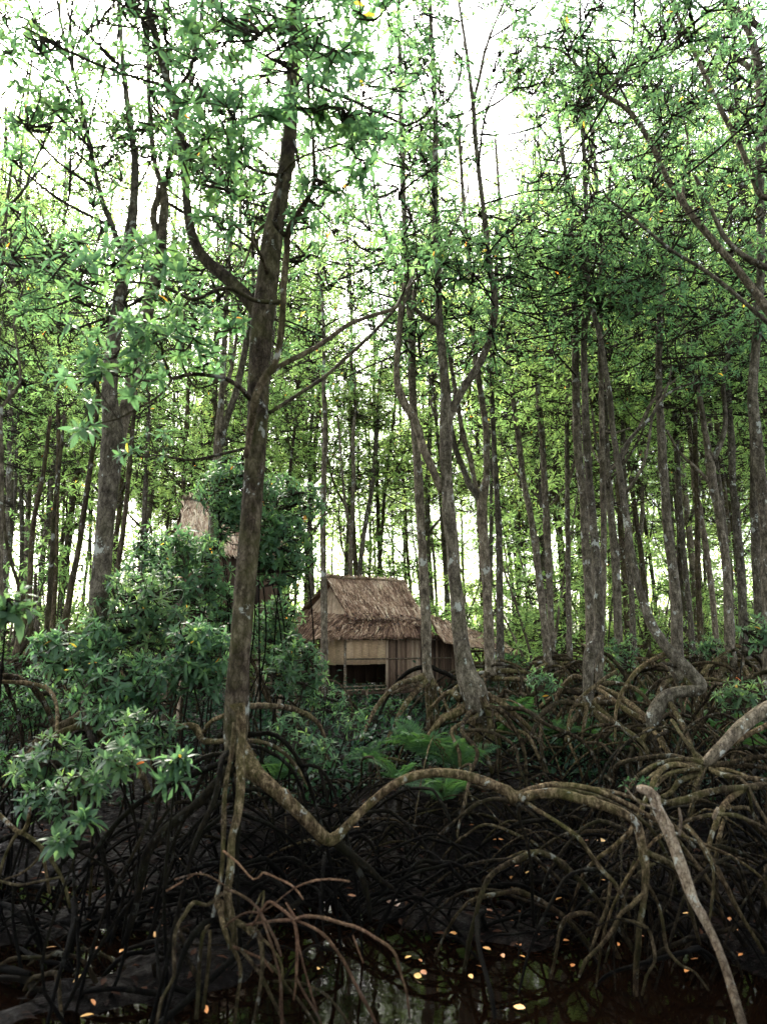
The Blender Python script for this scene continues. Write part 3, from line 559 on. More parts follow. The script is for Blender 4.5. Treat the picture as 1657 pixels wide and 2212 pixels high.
T2.limb([(262, 540, D2 + .15, 14), (244, 490, D2 + .1, 12), (224, 440, D2 + .1, 11), (212, 395, D2 + .1, 10), (196, 320, D2 + .1, 9), (182, 250, D2 + .2, 8), (160, 160, D2 + .3, 7), (135, 60, D2 + .4, 6), (118, -40, D2 + .5, 5)], sides=10)
def rl2(T, pts, mat=None, sides=11): P, r = P3(pts); T.root(P, r, mat or M_root, sides, .06, .13)
rl2(T2, [(180, 1545, D2, 26), (155, 1558, D2 - .05, 20), (125, 1572, D2 - .1, 17), (90, 1595, D2 - .15, 15), (50, 1625, D2 - .2, 14), (15, 1655, D2 - .2, 12), (-30, 1710, D2 - .2, 10)])
rl2(T2, [(180, 1565, D2 - .1, 18), (140, 1580, D2 - .15, 13), (100, 1600, D2 - .2, 12), (60, 1630, D2 - .25, 11), (30, 1660, D2 - .3, 10), (10, 1700, D2 - .3, 9)])
rl2(T2, [(205, 1560, D2, 40), (235, 1585, D2 - .1, 30), (265, 1610, D2 - .2, 24), (290, 1640, D2 - .3, 18), (310, 1680, D2 - .3, 14), (330, 1730, D2 - .3, 12)])
rl2(T2, [(195, 1575, D2, 30), (200, 1620, D2 - .1, 22), (195, 1680, D2 - .15, 16), (185, 1740, D2 - .2, 14)], M_root_dk)
prop_roots(T2, at(198, 1590, D2), .15, 3, (.5, 1.2), .05, R(150), R(330), mat=M_root_dk, rr=(.015, .028))
T2.canopy(85, 5.0, .12, rad=(.3, .6), out=(.3, 1.6), per=12, k=8)
for q in [(20, 40, 5.8, 80, 14), (110, 90, 5.8, 60, 9), (30, 330, 5.6, 60, 7), (230, 120, 6.0, 60, 9), (60, 130, 5.6, 90, 16), (150, 210, 6.0, 90, 16), (40, 230, 5.6, 80, 14), (390, 120, 6.5, 90, 12), (170, 130, 6.2, 80, 12), (330, 170, 6.5, 80, 12)]: padpx(T2, *q, size=.12, hi=False)
T2.done()

# ------------------------------------------------------------------ the group right of the hut
D3 = 10.5
x, y, z = flat_xy(925, D3, 1540)
T3 = Tree('mangrove_tree', (x, y, z), 'straight slim mangrove in front of the hut wall on splayed arching roots')
T3.limb([(928, 1475, D3, 26), (922, 1440, D3, 20), (921, 1380, D3, 21), (919, 1317, D3, 22), (915, 1230, D3, 20), (910, 1157, D3, 18), (905, 1060, D3, 20), (900, 973, D3, 18), (893, 880, D3, 17), (890, 813, D3, 17), (889, 707, D3, 16), (884, 640, D3, 17), (878, 560, D3, 14), (874, 480, D3, 12), (870, 400, D3, 11), (867, 300, D3, 10), (865, 150, D3, 9), (860, 0, D3, 8), (858, -160, D3, 5)], 'trunk', sides=18, step=.09, rough=.06, knobs=.25)
for p in [[(918, 1462, D3, 16), (885, 1470, 10.2, 12), (858, 1480, 10.0, 11), (835, 1500, 9.8, 10), (812, 1530, 9.6, 9), (795, 1565, 9.4, 8), (780, 1600, 9.2, 7)], [(922, 1468, D3, 16), (900, 1492, 10.2, 13), (880, 1515, 10, 12), (862, 1545, 9.9, 11), (845, 1580, 9.8, 9), (835, 1610, 9.7, 8)],
          [(930, 1460, D3, 12), (936, 1485, D3 - .1, 10), (942, 1510, D3 - .1, 9), (943, 1545, D3 - .1, 8), (944, 1580, D3 - .1, 8)], [(926, 1480, D3 + .1, 18), (928, 1530, D3 + .1, 18), (930, 1575, D3 + .1, 16)],
          [(935, 1468, D3, 9), (950, 1495, D3 - .1, 8), (962, 1520, D3 - .15, 7), (975, 1555, D3 - .2, 6)], [(905, 1478, D3 - .2, 8), (870, 1488, D3 - .4, 7), (845, 1500, D3 - .5, 6)],
          [(920, 1455, D3 + .2, 10), (960, 1500, D3 + .4, 8), (990, 1480, D3 + .6, 6)]]: rl2(T3, p)
T3.limb([(884, 650, D3, 9), (850, 560, D3, 8), (825, 480, D3, 7), (812, 420, D3, 6), (800, 350, D3, 5)], sides=7)
T3.canopy(60, 6.0, .13, rad=(.4, .8), out=(.3, 1.7), per=12)
for q in [(860, 200, 10, 80, 14), (830, 330, 10, 70, 10), (900, 330, 10.5, 60, 10), (880, 560, 9.6, 60, 12)]: padpx(T3, *q, size=.13, hi=False)
T3.done()

D4 = 9.0
x, y, z = flat_xy(1030, D4, 1600)
T4 = Tree('mangrove_tree', (x, y, z), 'tall forked mangrove with a swollen burl above its gnarled roots right of the hut')
T4.limb([(1034, 1560, D4, 36), (1030, 1525, D4, 52), (1022, 1490, D4, 60), (1008, 1455, D4, 46), (999, 1410, D4, 36), (993, 1356, D4, 32), (987, 1300, D4, 30), (981, 1237, D4, 28), (975, 1157, D4, 27), (970, 1110, D4, 29), (966, 1050, D4, 25), (963, 980, D4, 26), (963, 903, D4, 27), (963, 870, D4, 24), (960, 813, D4, 20), (954, 750, D4, 17), (949, 696, D4, 17), (946, 620, D4, 15), (942, 547, D4, 14), (939, 440, D4, 12), (941, 300, D4, 11), (938, 180, D4 + .1, 10), (930, 40, D4 + .2, 9), (925, -120, D4 + .3, 6)], 'trunk', sides=22, step=.07, rough=.06, knobs=.3)
T4.limb([(964, 915, D4, 20), (980, 878, D4, 18), (1001, 840, D4 - .05, 17), (1020, 810, D4 - .1, 16), (1038, 781, D4 - .1, 16), (1055, 740, D4 - .15, 15), (1064, 705, D4 - .15, 16), (1069, 664, D4 - .15, 16), (1066, 625, D4 - .15, 14), (1059, 590, D4 - .1, 13), (1052, 540, D4, 13), (1049, 494, D4, 13), (1043, 441, D4, 10), (1034, 370, D4 + .1, 10), (1027, 300, D4 + .2, 10), (1024, 250, D4 + .2, 10), (1018, 195, D4 + .3, 9), (1006, 100, D4 + .4, 7), (991, 0, D4 + .5, 5), (985, -80, D4 + .5, 4)], sides=14, step=.08, knobs=.4)
T4.limb([(1023, 215, D4 + .3, 8), (1035, 170, D4 + .3, 7), (1045, 120, D4 + .4, 6), (1065, 60, D4 + .4, 5), (1090, 0, D4 + .5, 4)], sides=8)
T4.limb([(955, 1065, D4 + .05, 17), (935, 1015, D4, 17), (916, 973, D4, 17), (904, 930, D4, 17), (892, 898, D4, 18), (878, 880, D4, 18), (866, 855, D4, 17), (858, 825, D4, 15), (857, 790, D4, 13), (861, 740, D4, 13), (864, 700, D4, 12), (868, 650, D4, 14), (878, 600, D4, 12), (873, 540, D4, 10), (872, 400, D4 + .1, 8), (870, 250, D4 + .1, 7)], sides=14, step=.08, knobs=.3)
T4.limb([(952, 702, D4, 14), (925, 690, D4, 12), (905, 675, D4, 11), (893, 655, D4, 10), (905, 600, D4, 7), (925, 540, D4, 5)], sides=8)
T4.limb([(945, 900, D4, 8), (930, 870, D4, 6), (945, 850, D4 - .05, 5), (930, 835, D4 - .1, 4), (925, 800, D4 - .15, 3)], sides=6)
T4.limb([(950, 560, D4, 8), (975, 500, D4, 6), (1000, 450, D4, 4), (1012, 400, D4, 3)], sides=6)
for p in [[(1040, 1505, D4 - .1, 22), (1056, 1540, D4 - .15, 17), (1060, 1575, D4 - .15, 18), (1058, 1600, D4 - .2, 16), (1045, 1612, D4 - .25, 13), (1040, 1620, D4 - .3, 12), (1055, 1640, D4 - .3, 10), (1062, 1670, D4 - .3, 8)],
          [(1010, 1520, D4, 24), (1020, 1560, D4 - .1, 16), (1010, 1590, D4 - .15, 12), (990, 1610, D4 - .2, 10), (975, 1630, D4 - .2, 8)], [(1000, 1530, D4, 24), (975, 1545, D4 - .1, 17), (955, 1555, D4 - .2, 13), (935, 1575, D4 - .2, 10), (915, 1605, D4 - .3, 8)],
          [(1030, 1540, D4, 30), (1035, 1580, D4, 20), (1025, 1620, D4, 12), (1010, 1650, D4, 10)], [(1045, 1560, D4 - .1, 12), (1075, 1590, D4 - .1, 8), (1079, 1620, D4 - .1, 8), (1080, 1660, D4 - .1, 6)],
          [(1050, 1500, D4, 16), (1085, 1520, D4, 13), (1120, 1550, D4, 12), (1150, 1580, D4, 10), (1180, 1620, D4, 8)], [(1050, 1520, D4 - .1, 12), (1100, 1570, D4 - .2, 9), (1140, 1590, D4 - .3, 8), (1165, 1640, D4 - .4, 7)],
          [(995, 1510, D4, 20), (975, 1495, D4 + .1, 12), (955, 1505, D4 + .2, 10), (930, 1530, D4 + .3, 8)]]: rl2(T4, p)
prop_roots(T4, at(1030, 1545, D4), .15, 7, (.6, 1.6), .15, R(-120), R(10), rr=(.012, .03))
T4.canopy(62, 5.6, .13, rad=(.35, .7), out=(.3, 1.5), per=11)
for q in [(960, 60, 9, 80, 12), (1080, 60, 9, 60, 8), (880, 60, 9.2, 70, 10), (940, 420, 9, 60, 8), (900, 520, 9, 50, 6), (960, 570, 8.7, 55, 10), (985, 560, 8.6, 50, 6), (960, 250, 9, 90, 16), (930, 120, 9, 80, 14), (1000, 330, 9, 50, 6), (905, 400, 9, 60, 8)]: padpx(T4, *q, size=.13, hi=False)
T4.done()

# ------------------------------------------------------------------ traced trunks of the stand, (px, py, width) from the foot up
def traced(D, trunk, label, branches=(), roots=8, reach=(.5, 1.6), canopy=22, z0=6.3, size=.12, bark=None, group=None, rad=(.4, .8), out=(.3, 1.6), per=11, lm=None, rz=None, rootlist=(), pads=(), dd=0.0, rmat=None, rr=(.018, .035), fz=None, k=8):
    n = len(trunk); fx, fy, fw = trunk[0]
    x, y, z = flat_xy(fx, D, 1520)
    T = Tree('mangrove_tree', (x, y, z), label, group=group, bark=bark)
    ty = trunk[-1][1]
    T.limb([(a, b, D + dd * i / n, w) for i, (a, b, w) in enumerate(trunk)], 'trunk', sides=14 if D < 14 else 10, step=.10 if D < 14 else .2, rough=.07, knobs=.25)
    for b in branches: T.limb([(p[0], p[1], D + (p[3] if len(p) > 3 else 0) + dd * .6, p[2]) for p in b], sides=8, step=.15)
    foot = at(fx, fy, D)
    for p in rootlist: rl2(T, p, rmat, 9)
    if roots: prop_roots(T, foot, wr(fw, fy, D), roots, reach, .25, mat=rmat, rr=rr, fork=.5)
    T.canopy(int(canopy * (1.0 if D < 12.7 else 1.5)), z0 - .4, size, rad, out, per, k)
    for q in pads: padpx(T, *q, size=size, hi=False)
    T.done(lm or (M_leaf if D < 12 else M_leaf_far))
    return T

traced(11.5, [(1062, 1460, 30), (1058, 1436, 24), (1055, 1350, 22), (1052, 1277, 20), (1047, 1210, 22), (1044, 1157, 21), (1041, 1090, 22), (1045, 1060, 22), (1051, 1030, 15), (1051, 980, 14), (1049, 920, 14), (1040, 860, 13), (1033, 813, 12), (1020, 700, 11), (1012, 560, 9), (1000, 420, 8), (990, 250, 6)],
       'warm-lit mangrove trunk forking at mid height between the burled tree and the open stand', branches=[[(1042, 1085, 16), (1025, 1062, 14), (1011, 1042, 14), (998, 1005, 13), (985, 973, 12), (970, 900, 11), (958, 830, 9), (945, 740, 8)], [(1030, 1065, 10), (1015, 990, 12), (1000, 940, 11), (985, 850, 9), (965, 740, 7)]],
       rootlist=[[(1065, 1465, 11.5, 14), (1085, 1466, 11.3, 10), (1120, 1468, 11, 9), (1150, 1475, 10.8, 8), (1175, 1510, 10.6, 7)], [(1070, 1450, 11.5, 12), (1110, 1450, 11.2, 9), (1140, 1455, 11.1, 8), (1165, 1480, 11, 7)]])
traced(12.6, [(1082, 1470, 20), (1081, 1436, 18), (1080, 1340, 16), (1079, 1277, 15), (1078, 1157, 14), (1072, 1050, 12), (1066, 940, 11), (1062, 800, 10), (1070, 640, 9), (1075, 480, 7)], 'dark slim mangrove just behind the warm-lit forked trunk')
traced(13.5, [(1185, 1440, 20), (1179, 1379, 15), (1172, 1320, 16), (1166, 1268, 16), (1160, 1210, 15), (1153, 1158, 15), (1143, 1100, 13), (1132, 1047, 12), (1125, 990, 12), (1118, 937, 12), (1110, 880, 11), (1104, 826, 10), (1095, 740, 9), (1085, 620, 8), (1080, 460, 7), (1070, 300, 5)], 'slanting slim mangrove trunk leaning gently left beyond the lean-to roof')
traced(14.0, [(1198, 1450, 18), (1194, 1416, 13), (1188, 1300, 14), (1184, 1200, 15), (1182, 1158, 16), (1179, 1100, 14), (1176, 1047, 14), (1173, 990, 13), (1170, 937, 13), (1165, 880, 12), (1160, 826, 11), (1155, 700, 9), (1150, 560, 8), (1140, 400, 6)], 'upright pale-spotted mangrove close beside the slanting slim one')
traced(15.5, [(1231, 1440, 16), (1229, 1379, 12), (1227, 1250, 11), (1226, 1150, 11), (1225, 1047, 10), (1224, 940, 10), (1226, 826, 9), (1222, 700, 8), (1215, 560, 7)], 'thin straight mangrove trunk left of the crooked-kneed tree', branches=[[(1226, 1047, 8), (1240, 1000, 7), (1246, 950, 6), (1252, 880, 5)]])
K1 = traced(9.6, [(1266, 1530, 34), (1270, 1508, 25), (1270, 1480, 23), (1270, 1453, 24), (1272, 1425, 26), (1280, 1402, 30), (1290, 1378, 27), (1294, 1350, 23), (1293, 1310, 20), (1291, 1268, 20), (1288, 1210, 19), (1283, 1158, 18), (1278, 1100, 16), (1273, 1047, 16), (1269, 990, 17), (1266, 937, 18), (1264, 880, 15), (1262, 826, 14), (1261, 750, 14), (1264, 650, 12), (1263, 550, 11), (1266, 470, 10), (1263, 400, 10), (1256, 250, 8), (1240, 125, 6), (1218, 30, 5)],
       'crooked-kneed mangrove whose trunk bends sharply low down before rising straight', rootlist=[[(1262, 1520, 9.6, 18), (1245, 1545, 9.4, 13), (1232, 1565, 9.3, 9), (1222, 1600, 9.2, 7)], [(1275, 1520, 9.6, 17), (1290, 1545, 9.4, 14), (1303, 1565, 9.3, 11), (1312, 1600, 9.2, 8)], [(1268, 1520, 9.5, 12), (1262, 1560, 9.3, 8), (1255, 1600, 9.2, 6)], [(1275, 1510, 9.6, 10), (1310, 1545, 9.3, 9), (1345, 1570, 9.1, 9), (1385, 1605, 9, 8), (1420, 1660, 8.9, 7)], [(1262, 1465, 9.7, 10), (1240, 1462, 9.8, 12), (1222, 1475, 9.8, 11), (1205, 1500, 9.8, 9), (1195, 1540, 9.7, 7)]], canopy=32, z0=6.4,
       branches=[[(1263, 700, 9), (1285, 640, 8), (1300, 560, 6), (1305, 450, 5)], [(1262, 480, 8), (1235, 420, 7), (1210, 330, 5)], [(1264, 420, 7), (1280, 300, 6), (1290, 220, 5)]], pads=[(1230, 560, 9.6, 70, 12), (1150, 620, 9.4, 80, 9), (1250, 640, 9.4, 70, 7), (1170, 420, 9.6, 70, 10), (1200, 180, 9, 100, 18), (1300, 130, 9, 100, 16), (1100, 170, 9, 60, 10)])
traced(10.4, [(1297, 1530, 20), (1295, 1490, 17), (1295, 1440, 17), (1296, 1400, 16), (1297, 1340, 14), (1301, 1290, 14), (1303, 1200, 13), (1303, 1100, 13), (1301, 1020, 12), (1300, 950, 12), (1298, 826, 11), (1296, 740, 10), (1300, 640, 9), (1310, 500, 8), (1320, 350, 6)], 'dark trunk blotched with white lichen right behind the crooked-kneed tree', branches=[[(1303, 1040, 9), (1325, 1010, 8), (1345, 985, 8), (1362, 950, 7), (1385, 915, 7), (1400, 880, 6), (1425, 850, 5), (1470, 810, 4)], [(1300, 930, 6), (1330, 935, 4), (1360, 925, 4)]], roots=7)
traced(11.0, [(1278, 1440, 18), (1274, 1340, 20), (1270, 1250, 19), (1263, 1160, 18), (1260, 1080, 17), (1252, 1010, 18), (1246, 940, 18), (1243, 826, 16), (1242, 740, 14), (1238, 600, 12), (1233, 500, 10), (1226, 420, 9), (1218, 350, 8), (1200, 230, 6)], 'pale mangrove trunk pressed against the left side of the crooked-kneed tree', roots=5)
# leaning serpentine tree
DL = 8.6
x, y, z = flat_xy(1420, DL, 1620)
TL = Tree('mangrove_tree', (x, y, z), 'serpentine leaning mangrove with lichen patches and a hooked elbow at its foot')
TL.limb([(1404, 1600, DL, 22), (1404, 1570, DL, 30), (1412, 1545, DL, 32), (1425, 1520, DL, 30), (1440, 1503, DL, 27), (1465, 1494, DL, 25), (1495, 1493, DL, 25), (1512, 1487, DL, 26), (1510, 1475, DL, 26), (1492, 1455, DL, 26), (1465, 1425, DL, 25), (1445, 1405, DL + .05, 24), (1424, 1378, DL + .1, 22), (1408, 1350, DL + .15, 21), (1392, 1310, DL + .2, 18), (1378, 1268, DL + .25, 16), (1368, 1220, DL + .3, 16), (1360, 1176, DL + .35, 15), (1353, 1121, DL + .4, 15), (1346, 1080, DL + .4, 14), (1340, 1030, DL + .45, 13), (1330, 974, DL + .5, 13), (1322, 920, DL + .5, 12), (1318, 870, DL + .5, 12), (1312, 826, DL + .5, 12), (1303, 770, DL + .5, 11), (1292, 715, DL + .6, 11), (1275, 640, DL + .7, 10), (1268, 550, DL + .8, 9), (1280, 420, DL + .9, 7)], 'trunk', sides=18, step=.05, rough=.07, knobs=.25)
TL.limb([(1335, 1000, DL + .5, 9), (1352, 960, DL + .5, 8), (1372, 935, DL + .5, 7), (1392, 915, DL + .4, 7), (1410, 895, DL + .4, 7), (1425, 865, DL + .4, 6), (1460, 840, DL + .3, 5), (1500, 826, DL + .3, 4)], sides=7)
TL.limb([(1345, 1075, DL + .5, 8), (1365, 1045, DL + .4, 7), (1382, 1020, DL + .4, 7), (1395, 985, DL + .4, 6), (1402, 945, DL + .4, 6), (1412, 890, DL + .4, 5), (1440, 840, DL + .3, 4), (1450, 790, DL + .3, 3)], sides=7)
for p in [[(1437, 1412, DL + .1, 10), (1410, 1425, DL, 10), (1378, 1447, DL, 10), (1355, 1475, DL - .05, 9), (1338, 1508, DL - .1, 8), (1330, 1540, DL - .1, 7), (1328, 1600, DL - .1, 6)], [(1440, 1510, DL, 17), (1460, 1540, DL - .1, 11), (1475, 1575, DL - .15, 9), (1490, 1610, DL - .2, 8), (1505, 1650, DL - .2, 7)],
          [(1408, 1570, DL, 20), (1390, 1590, DL - .1, 14), (1385, 1620, DL - .1, 10), (1380, 1670, DL - .1, 8)], [(1410, 1560, DL, 16), (1430, 1600, DL - .1, 10), (1450, 1640, DL - .2, 8)], [(1398, 1560, DL, 14), (1370, 1545, DL, 11), (1340, 1525, DL + .1, 10), (1310, 1500, DL + .3, 9), (1290, 1488, DL + .6, 7)]]: rl2(TL, p)
for p in [[(1295, 1483, 9.2, 9), (1330, 1500, 9, 11), (1365, 1525, 8.8, 13), (1400, 1552, 8.6, 12)], [(1290, 1538, 8.6, 6), (1318, 1556, 8.4, 9), (1350, 1576, 8.3, 10), (1382, 1600, 8.2, 9), (1400, 1625, 8.1, 7)], [(1408, 1575, 8.4, 10), (1425, 1600, 8.2, 9), (1442, 1630, 8.1, 9), (1450, 1665, 8.0, 7)], [(1448, 1520, 8.5, 12), (1465, 1550, 8.3, 11), (1482, 1582, 8.1, 9), (1503, 1640, 7.8, 8)], [(1330, 1450, 9.6, 8), (1300, 1470, 9.5, 8), (1262, 1500, 9.4, 8), (1235, 1530, 9.3, 7)]]: rl2(TL, p)
prop_roots(TL, at(1405, 1585, DL), .12, 9, (.5, 1.5), .1, rr=(.012, .026))
TL.canopy(38, 6, .12, out=(.3, 1.4))
for q in [(1330, 480, 8.6, 80, 14), (1340, 600, 8.8, 70, 12), (1420, 560, 8.8, 60, 10), (1350, 640, 8.4, 70, 14), (1430, 650, 8.4, 70, 14)]: padpx(TL, *q, size=.12, hi=False)
TL.done()
traced(10.6, [(1466, 1470, 40), (1462, 1440, 32), (1461, 1400, 27), (1461, 1342, 25), (1457, 1268, 23), (1450, 1210, 20), (1443, 1158, 19), (1438, 1100, 20), (1435, 1047, 18), (1430, 990, 19), (1428, 937, 18), (1424, 880, 15), (1422, 826, 14), (1423, 750, 14), (1426, 680, 13), (1431, 600, 12), (1428, 480, 10), (1423, 350, 9), (1425, 200, 7), (1430, 60, 5)], 'sturdy upright mangrove right behind the serpentine leaning trunk',
       rootlist=[[(1455, 1460, 10.6, 18), (1435, 1475, 10.4, 13), (1422, 1500, 10.3, 11), (1415, 1530, 10.2, 9), (1412, 1570, 10.2, 8)], [(1475, 1455, 10.6, 20), (1490, 1480, 10.4, 15), (1505, 1520, 10.3, 10), (1515, 1560, 10.2, 8)]], canopy=40, z0=5.5, pads=[(1420, 640, 10, 80, 8), (1560, 720, 9.6, 90, 11), (1630, 700, 9.4, 70, 9)])
traced(11.8, [(1585, 1440, 34), (1577, 1416, 24), (1573, 1350, 19), (1570, 1268, 17), (1566, 1210, 16), (1559, 1158, 17), (1550, 1100, 17), (1538, 1047, 19), (1533, 1010, 20), (1530, 985, 16), (1526, 955, 13), (1518, 905, 12), (1511, 863, 11), (1500, 810, 10), (1483, 750, 9), (1470, 650, 8), (1465, 500, 6)], 'mangrove with a wide Y fork at mid trunk near the right side', branches=[[(1536, 995, 15), (1548, 975, 13), (1558, 950, 12), (1566, 918, 11), (1564, 870, 10), (1562, 826, 9), (1575, 740, 8), (1590, 640, 6)], [(1534, 1045, 10), (1512, 1020, 8), (1490, 1000, 7), (1465, 975, 6), (1440, 930, 5)]],
       rootlist=[[(1578, 1420, 11.8, 16), (1555, 1425, 11.5, 10), (1535, 1435, 11.3, 8), (1515, 1455, 11.2, 7)], [(1590, 1425, 11.8, 14), (1612, 1455, 11.5, 11), (1630, 1500, 11.4, 9)], [(1570, 1430, 11.8, 14), (1545, 1475, 11.4, 12), (1520, 1530, 11.2, 10)]], canopy=36)
traced(12.4, [(1612, 1430, 26), (1605, 1379, 19), (1603, 1300, 18), (1599, 1230, 17), (1592, 1158, 18), (1588, 1100, 15), (1582, 1047, 14), (1580, 990, 15), (1578, 937, 14), (1570, 826, 13), (1575, 700, 11), (1580, 560, 9), (1572, 400, 7)], 'straight knobbly trunk between the Y-forked mangrove and the right edge', canopy=36)
traced(9.2, [(1668, 1500, 40), (1662, 1400, 28), (1657, 1280, 26), (1655, 1158, 26), (1648, 1080, 25), (1638, 1010, 24), (1631, 937, 25), (1626, 880, 23), (1625, 826, 20), (1632, 750, 18), (1640, 640, 16), (1643, 520, 16), (1640, 420, 17), (1642, 340, 20), (1645, 250, 22), (1640, 170, 20), (1625, 90, 16), (1600, 40, 12), (1560, 0, 9)], 'dark thick trunk rising along the right-hand edge of the grove', branches=[[(1640, 165, 14), (1610, 140, 12), (1570, 115, 9), (1530, 90, 7)], [(1645, 300, 12), (1612, 270, 10), (1575, 235, 8), (1520, 190, 6)], [(1640, 60, 14), (1600, 25, 10), (1560, 0, 6)]], canopy=26, z0=6.2, pads=[(1600, 350, 9, 80, 16), (1560, 300, 9, 70, 14), (1610, 560, 9, 70, 12), (1630, 690, 9, 60, 14)])
traced(14.5, [(1551, 1440, 18), (1546, 1379, 13), (1538, 1290, 12), (1526, 1195, 13), (1514, 1120, 11), (1506, 1080, 11), (1499, 1047, 10), (1492, 960, 10), (1480, 860, 9), (1475, 760, 8), (1450, 640, 7), (1440, 500, 5)], 'slim leaning trunk seen left of the Y-forked mangrove', canopy=24)
traced(15, [(1370, 1440, 18), (1367, 1379, 14), (1364, 1290, 12), (1356, 1195, 12), (1352, 1090, 11), (1344, 980, 11), (1348, 880, 10), (1352, 760, 9), (1350, 620, 7)], 'straight trunk behind the upper curve of the serpentine mangrove', canopy=24)
traced(15.5, [(1497, 1430, 16), (1494, 1379, 12), (1484, 1270, 12), (1472, 1158, 13), (1467, 1080, 12), (1462, 1010, 12), (1458, 920, 10), (1452, 826, 10), (1455, 700, 8), (1452, 540, 6)], 'grey trunk half hidden right of the sturdy upright mangrove', canopy=24)
# trees whose long boughs slope in from beyond the right edge
DR = 7.4
x, y, z = flat_xy(1800, DR, 1500)
TB = Tree('mangrove_tree', (x, y, z), 'big mangrove beyond the right edge whose long bare boughs slope up across the canopy')
TB.limb([(1810, 1560, DR, 48.0), (1800, 1300, DR, 44.0), (1780, 1050, DR, 40.0), (1750, 860, DR, 33.6), (1705, 740, DR, 28.8), (1648, 655, DR, 17.6), (1598, 590, DR, 16.0), (1548, 530, DR, 15.2), (1518, 495, DR, 14.4), (1493, 465, DR, 13.6), (1466, 425, DR, 12.8), (1443, 390, DR, 12.0), (1426, 355, DR, 11.2), (1413, 325, DR, 11.2), (1388, 280, DR, 11.2), (1363, 245, DR, 10.4), (1335, 222, DR, 9.6), (1303, 205, DR, 8.8), (1275, 175, DR, 8.0), (1253, 150, DR, 6.4), (1213, 110, DR, 4.8), (1160, 100, DR, 3.2)], 'trunk', sides=16, step=.08, knobs=.3)
TB.limb([(1780, 900, DR, 12.8), (1700, 745, DR - .1, 10.4), (1657, 697, DR - .2, 9.6), (1628, 672, DR - .2, 9.6), (1598, 645, DR - .2, 8.8), (1560, 613, DR - .2, 8.8), (1523, 585, DR - .2, 8.8), (1485, 562, DR - .2, 8.0), (1448, 540, DR - .2, 7.2), (1400, 500, DR - .2, 6.4), (1358, 465, DR - .2, 6.4), (1308, 425, DR - .2, 4.0)], sides=9, step=.08)
TB.limb([(1740, 700, DR + .2, 14.4), (1690, 600, DR + .2, 14.4), (1657, 580, DR + .2, 13.6), (1623, 563, DR + .2, 12.8), (1590, 540, DR + .2, 11.2), (1560, 505, DR + .3, 9.6), (1530, 440, DR + .3, 8.0), (1500, 380, DR + .3, 7.2)], sides=10)
TB.limb([(1493, 465, DR + .05, 7.2), (1475, 420, DR + .1, 6.4), (1480, 360, DR + .1, 5.6), (1485, 300, DR + .1, 4.8), (1470, 240, DR + .1, 4.0)], sides=7)
TB.limb([(1760, 500, DR + .5, 14.4), (1680, 430, DR + .5, 12.8), (1643, 425, DR + .5, 11.2), (1608, 340, DR + .5, 11.2), (1585, 290, DR + .5, 10.4), (1558, 240, DR + .5, 10.4), (1528, 175, DR + .5, 9.6), (1488, 90, DR + .5, 9.6), (1470, 50, DR + .5, 8.0), (1440, -30, DR + .5, 6.4)], sides=10)
TB.limb([(1303, 205, DR, 6.4), (1330, 175, DR - .05, 5.6), (1345, 165, DR - .1, 4.8), (1372, 120, DR - .1, 4.0), (1385, 95, DR - .1, 3.2)], sides=6)
TB.limb([(1363, 245, DR, 6.4), (1345, 200, DR, 5.6), (1310, 150, DR, 4.8), (1290, 120, DR, 4.0), (1230, 60, DR, 3.2)], sides=6)
TB.limb([(1790, 1150, DR - .3, 32.0), (1740, 1400, DR - .3, 36.8), (1790, 1500, DR, 40.0)], sides=10)
TB.canopy(54, 6.2, .11, rad=(.3, .6), out=(.2, 1.3), per=12)
for q in [(1330, 100, 7.2, 110, 18), (1250, 90, 7.2, 90, 13), (1400, 60, 7.2, 90, 12), (1180, 60, 7.4, 80, 12), (1440, 200, 7.2, 80, 14), (1500, 130, 7.2, 80, 14), (1560, 60, 7.2, 80, 14), (1350, 330, 7.4, 60, 10), (1500, 330, 7.3, 60, 10)]: padpx(TB, *q, size=.11, hi=False)
prop_roots(TB, at(1800, 1500, DR), .2, 8, (.6, 1.6), .2)
TB.done()
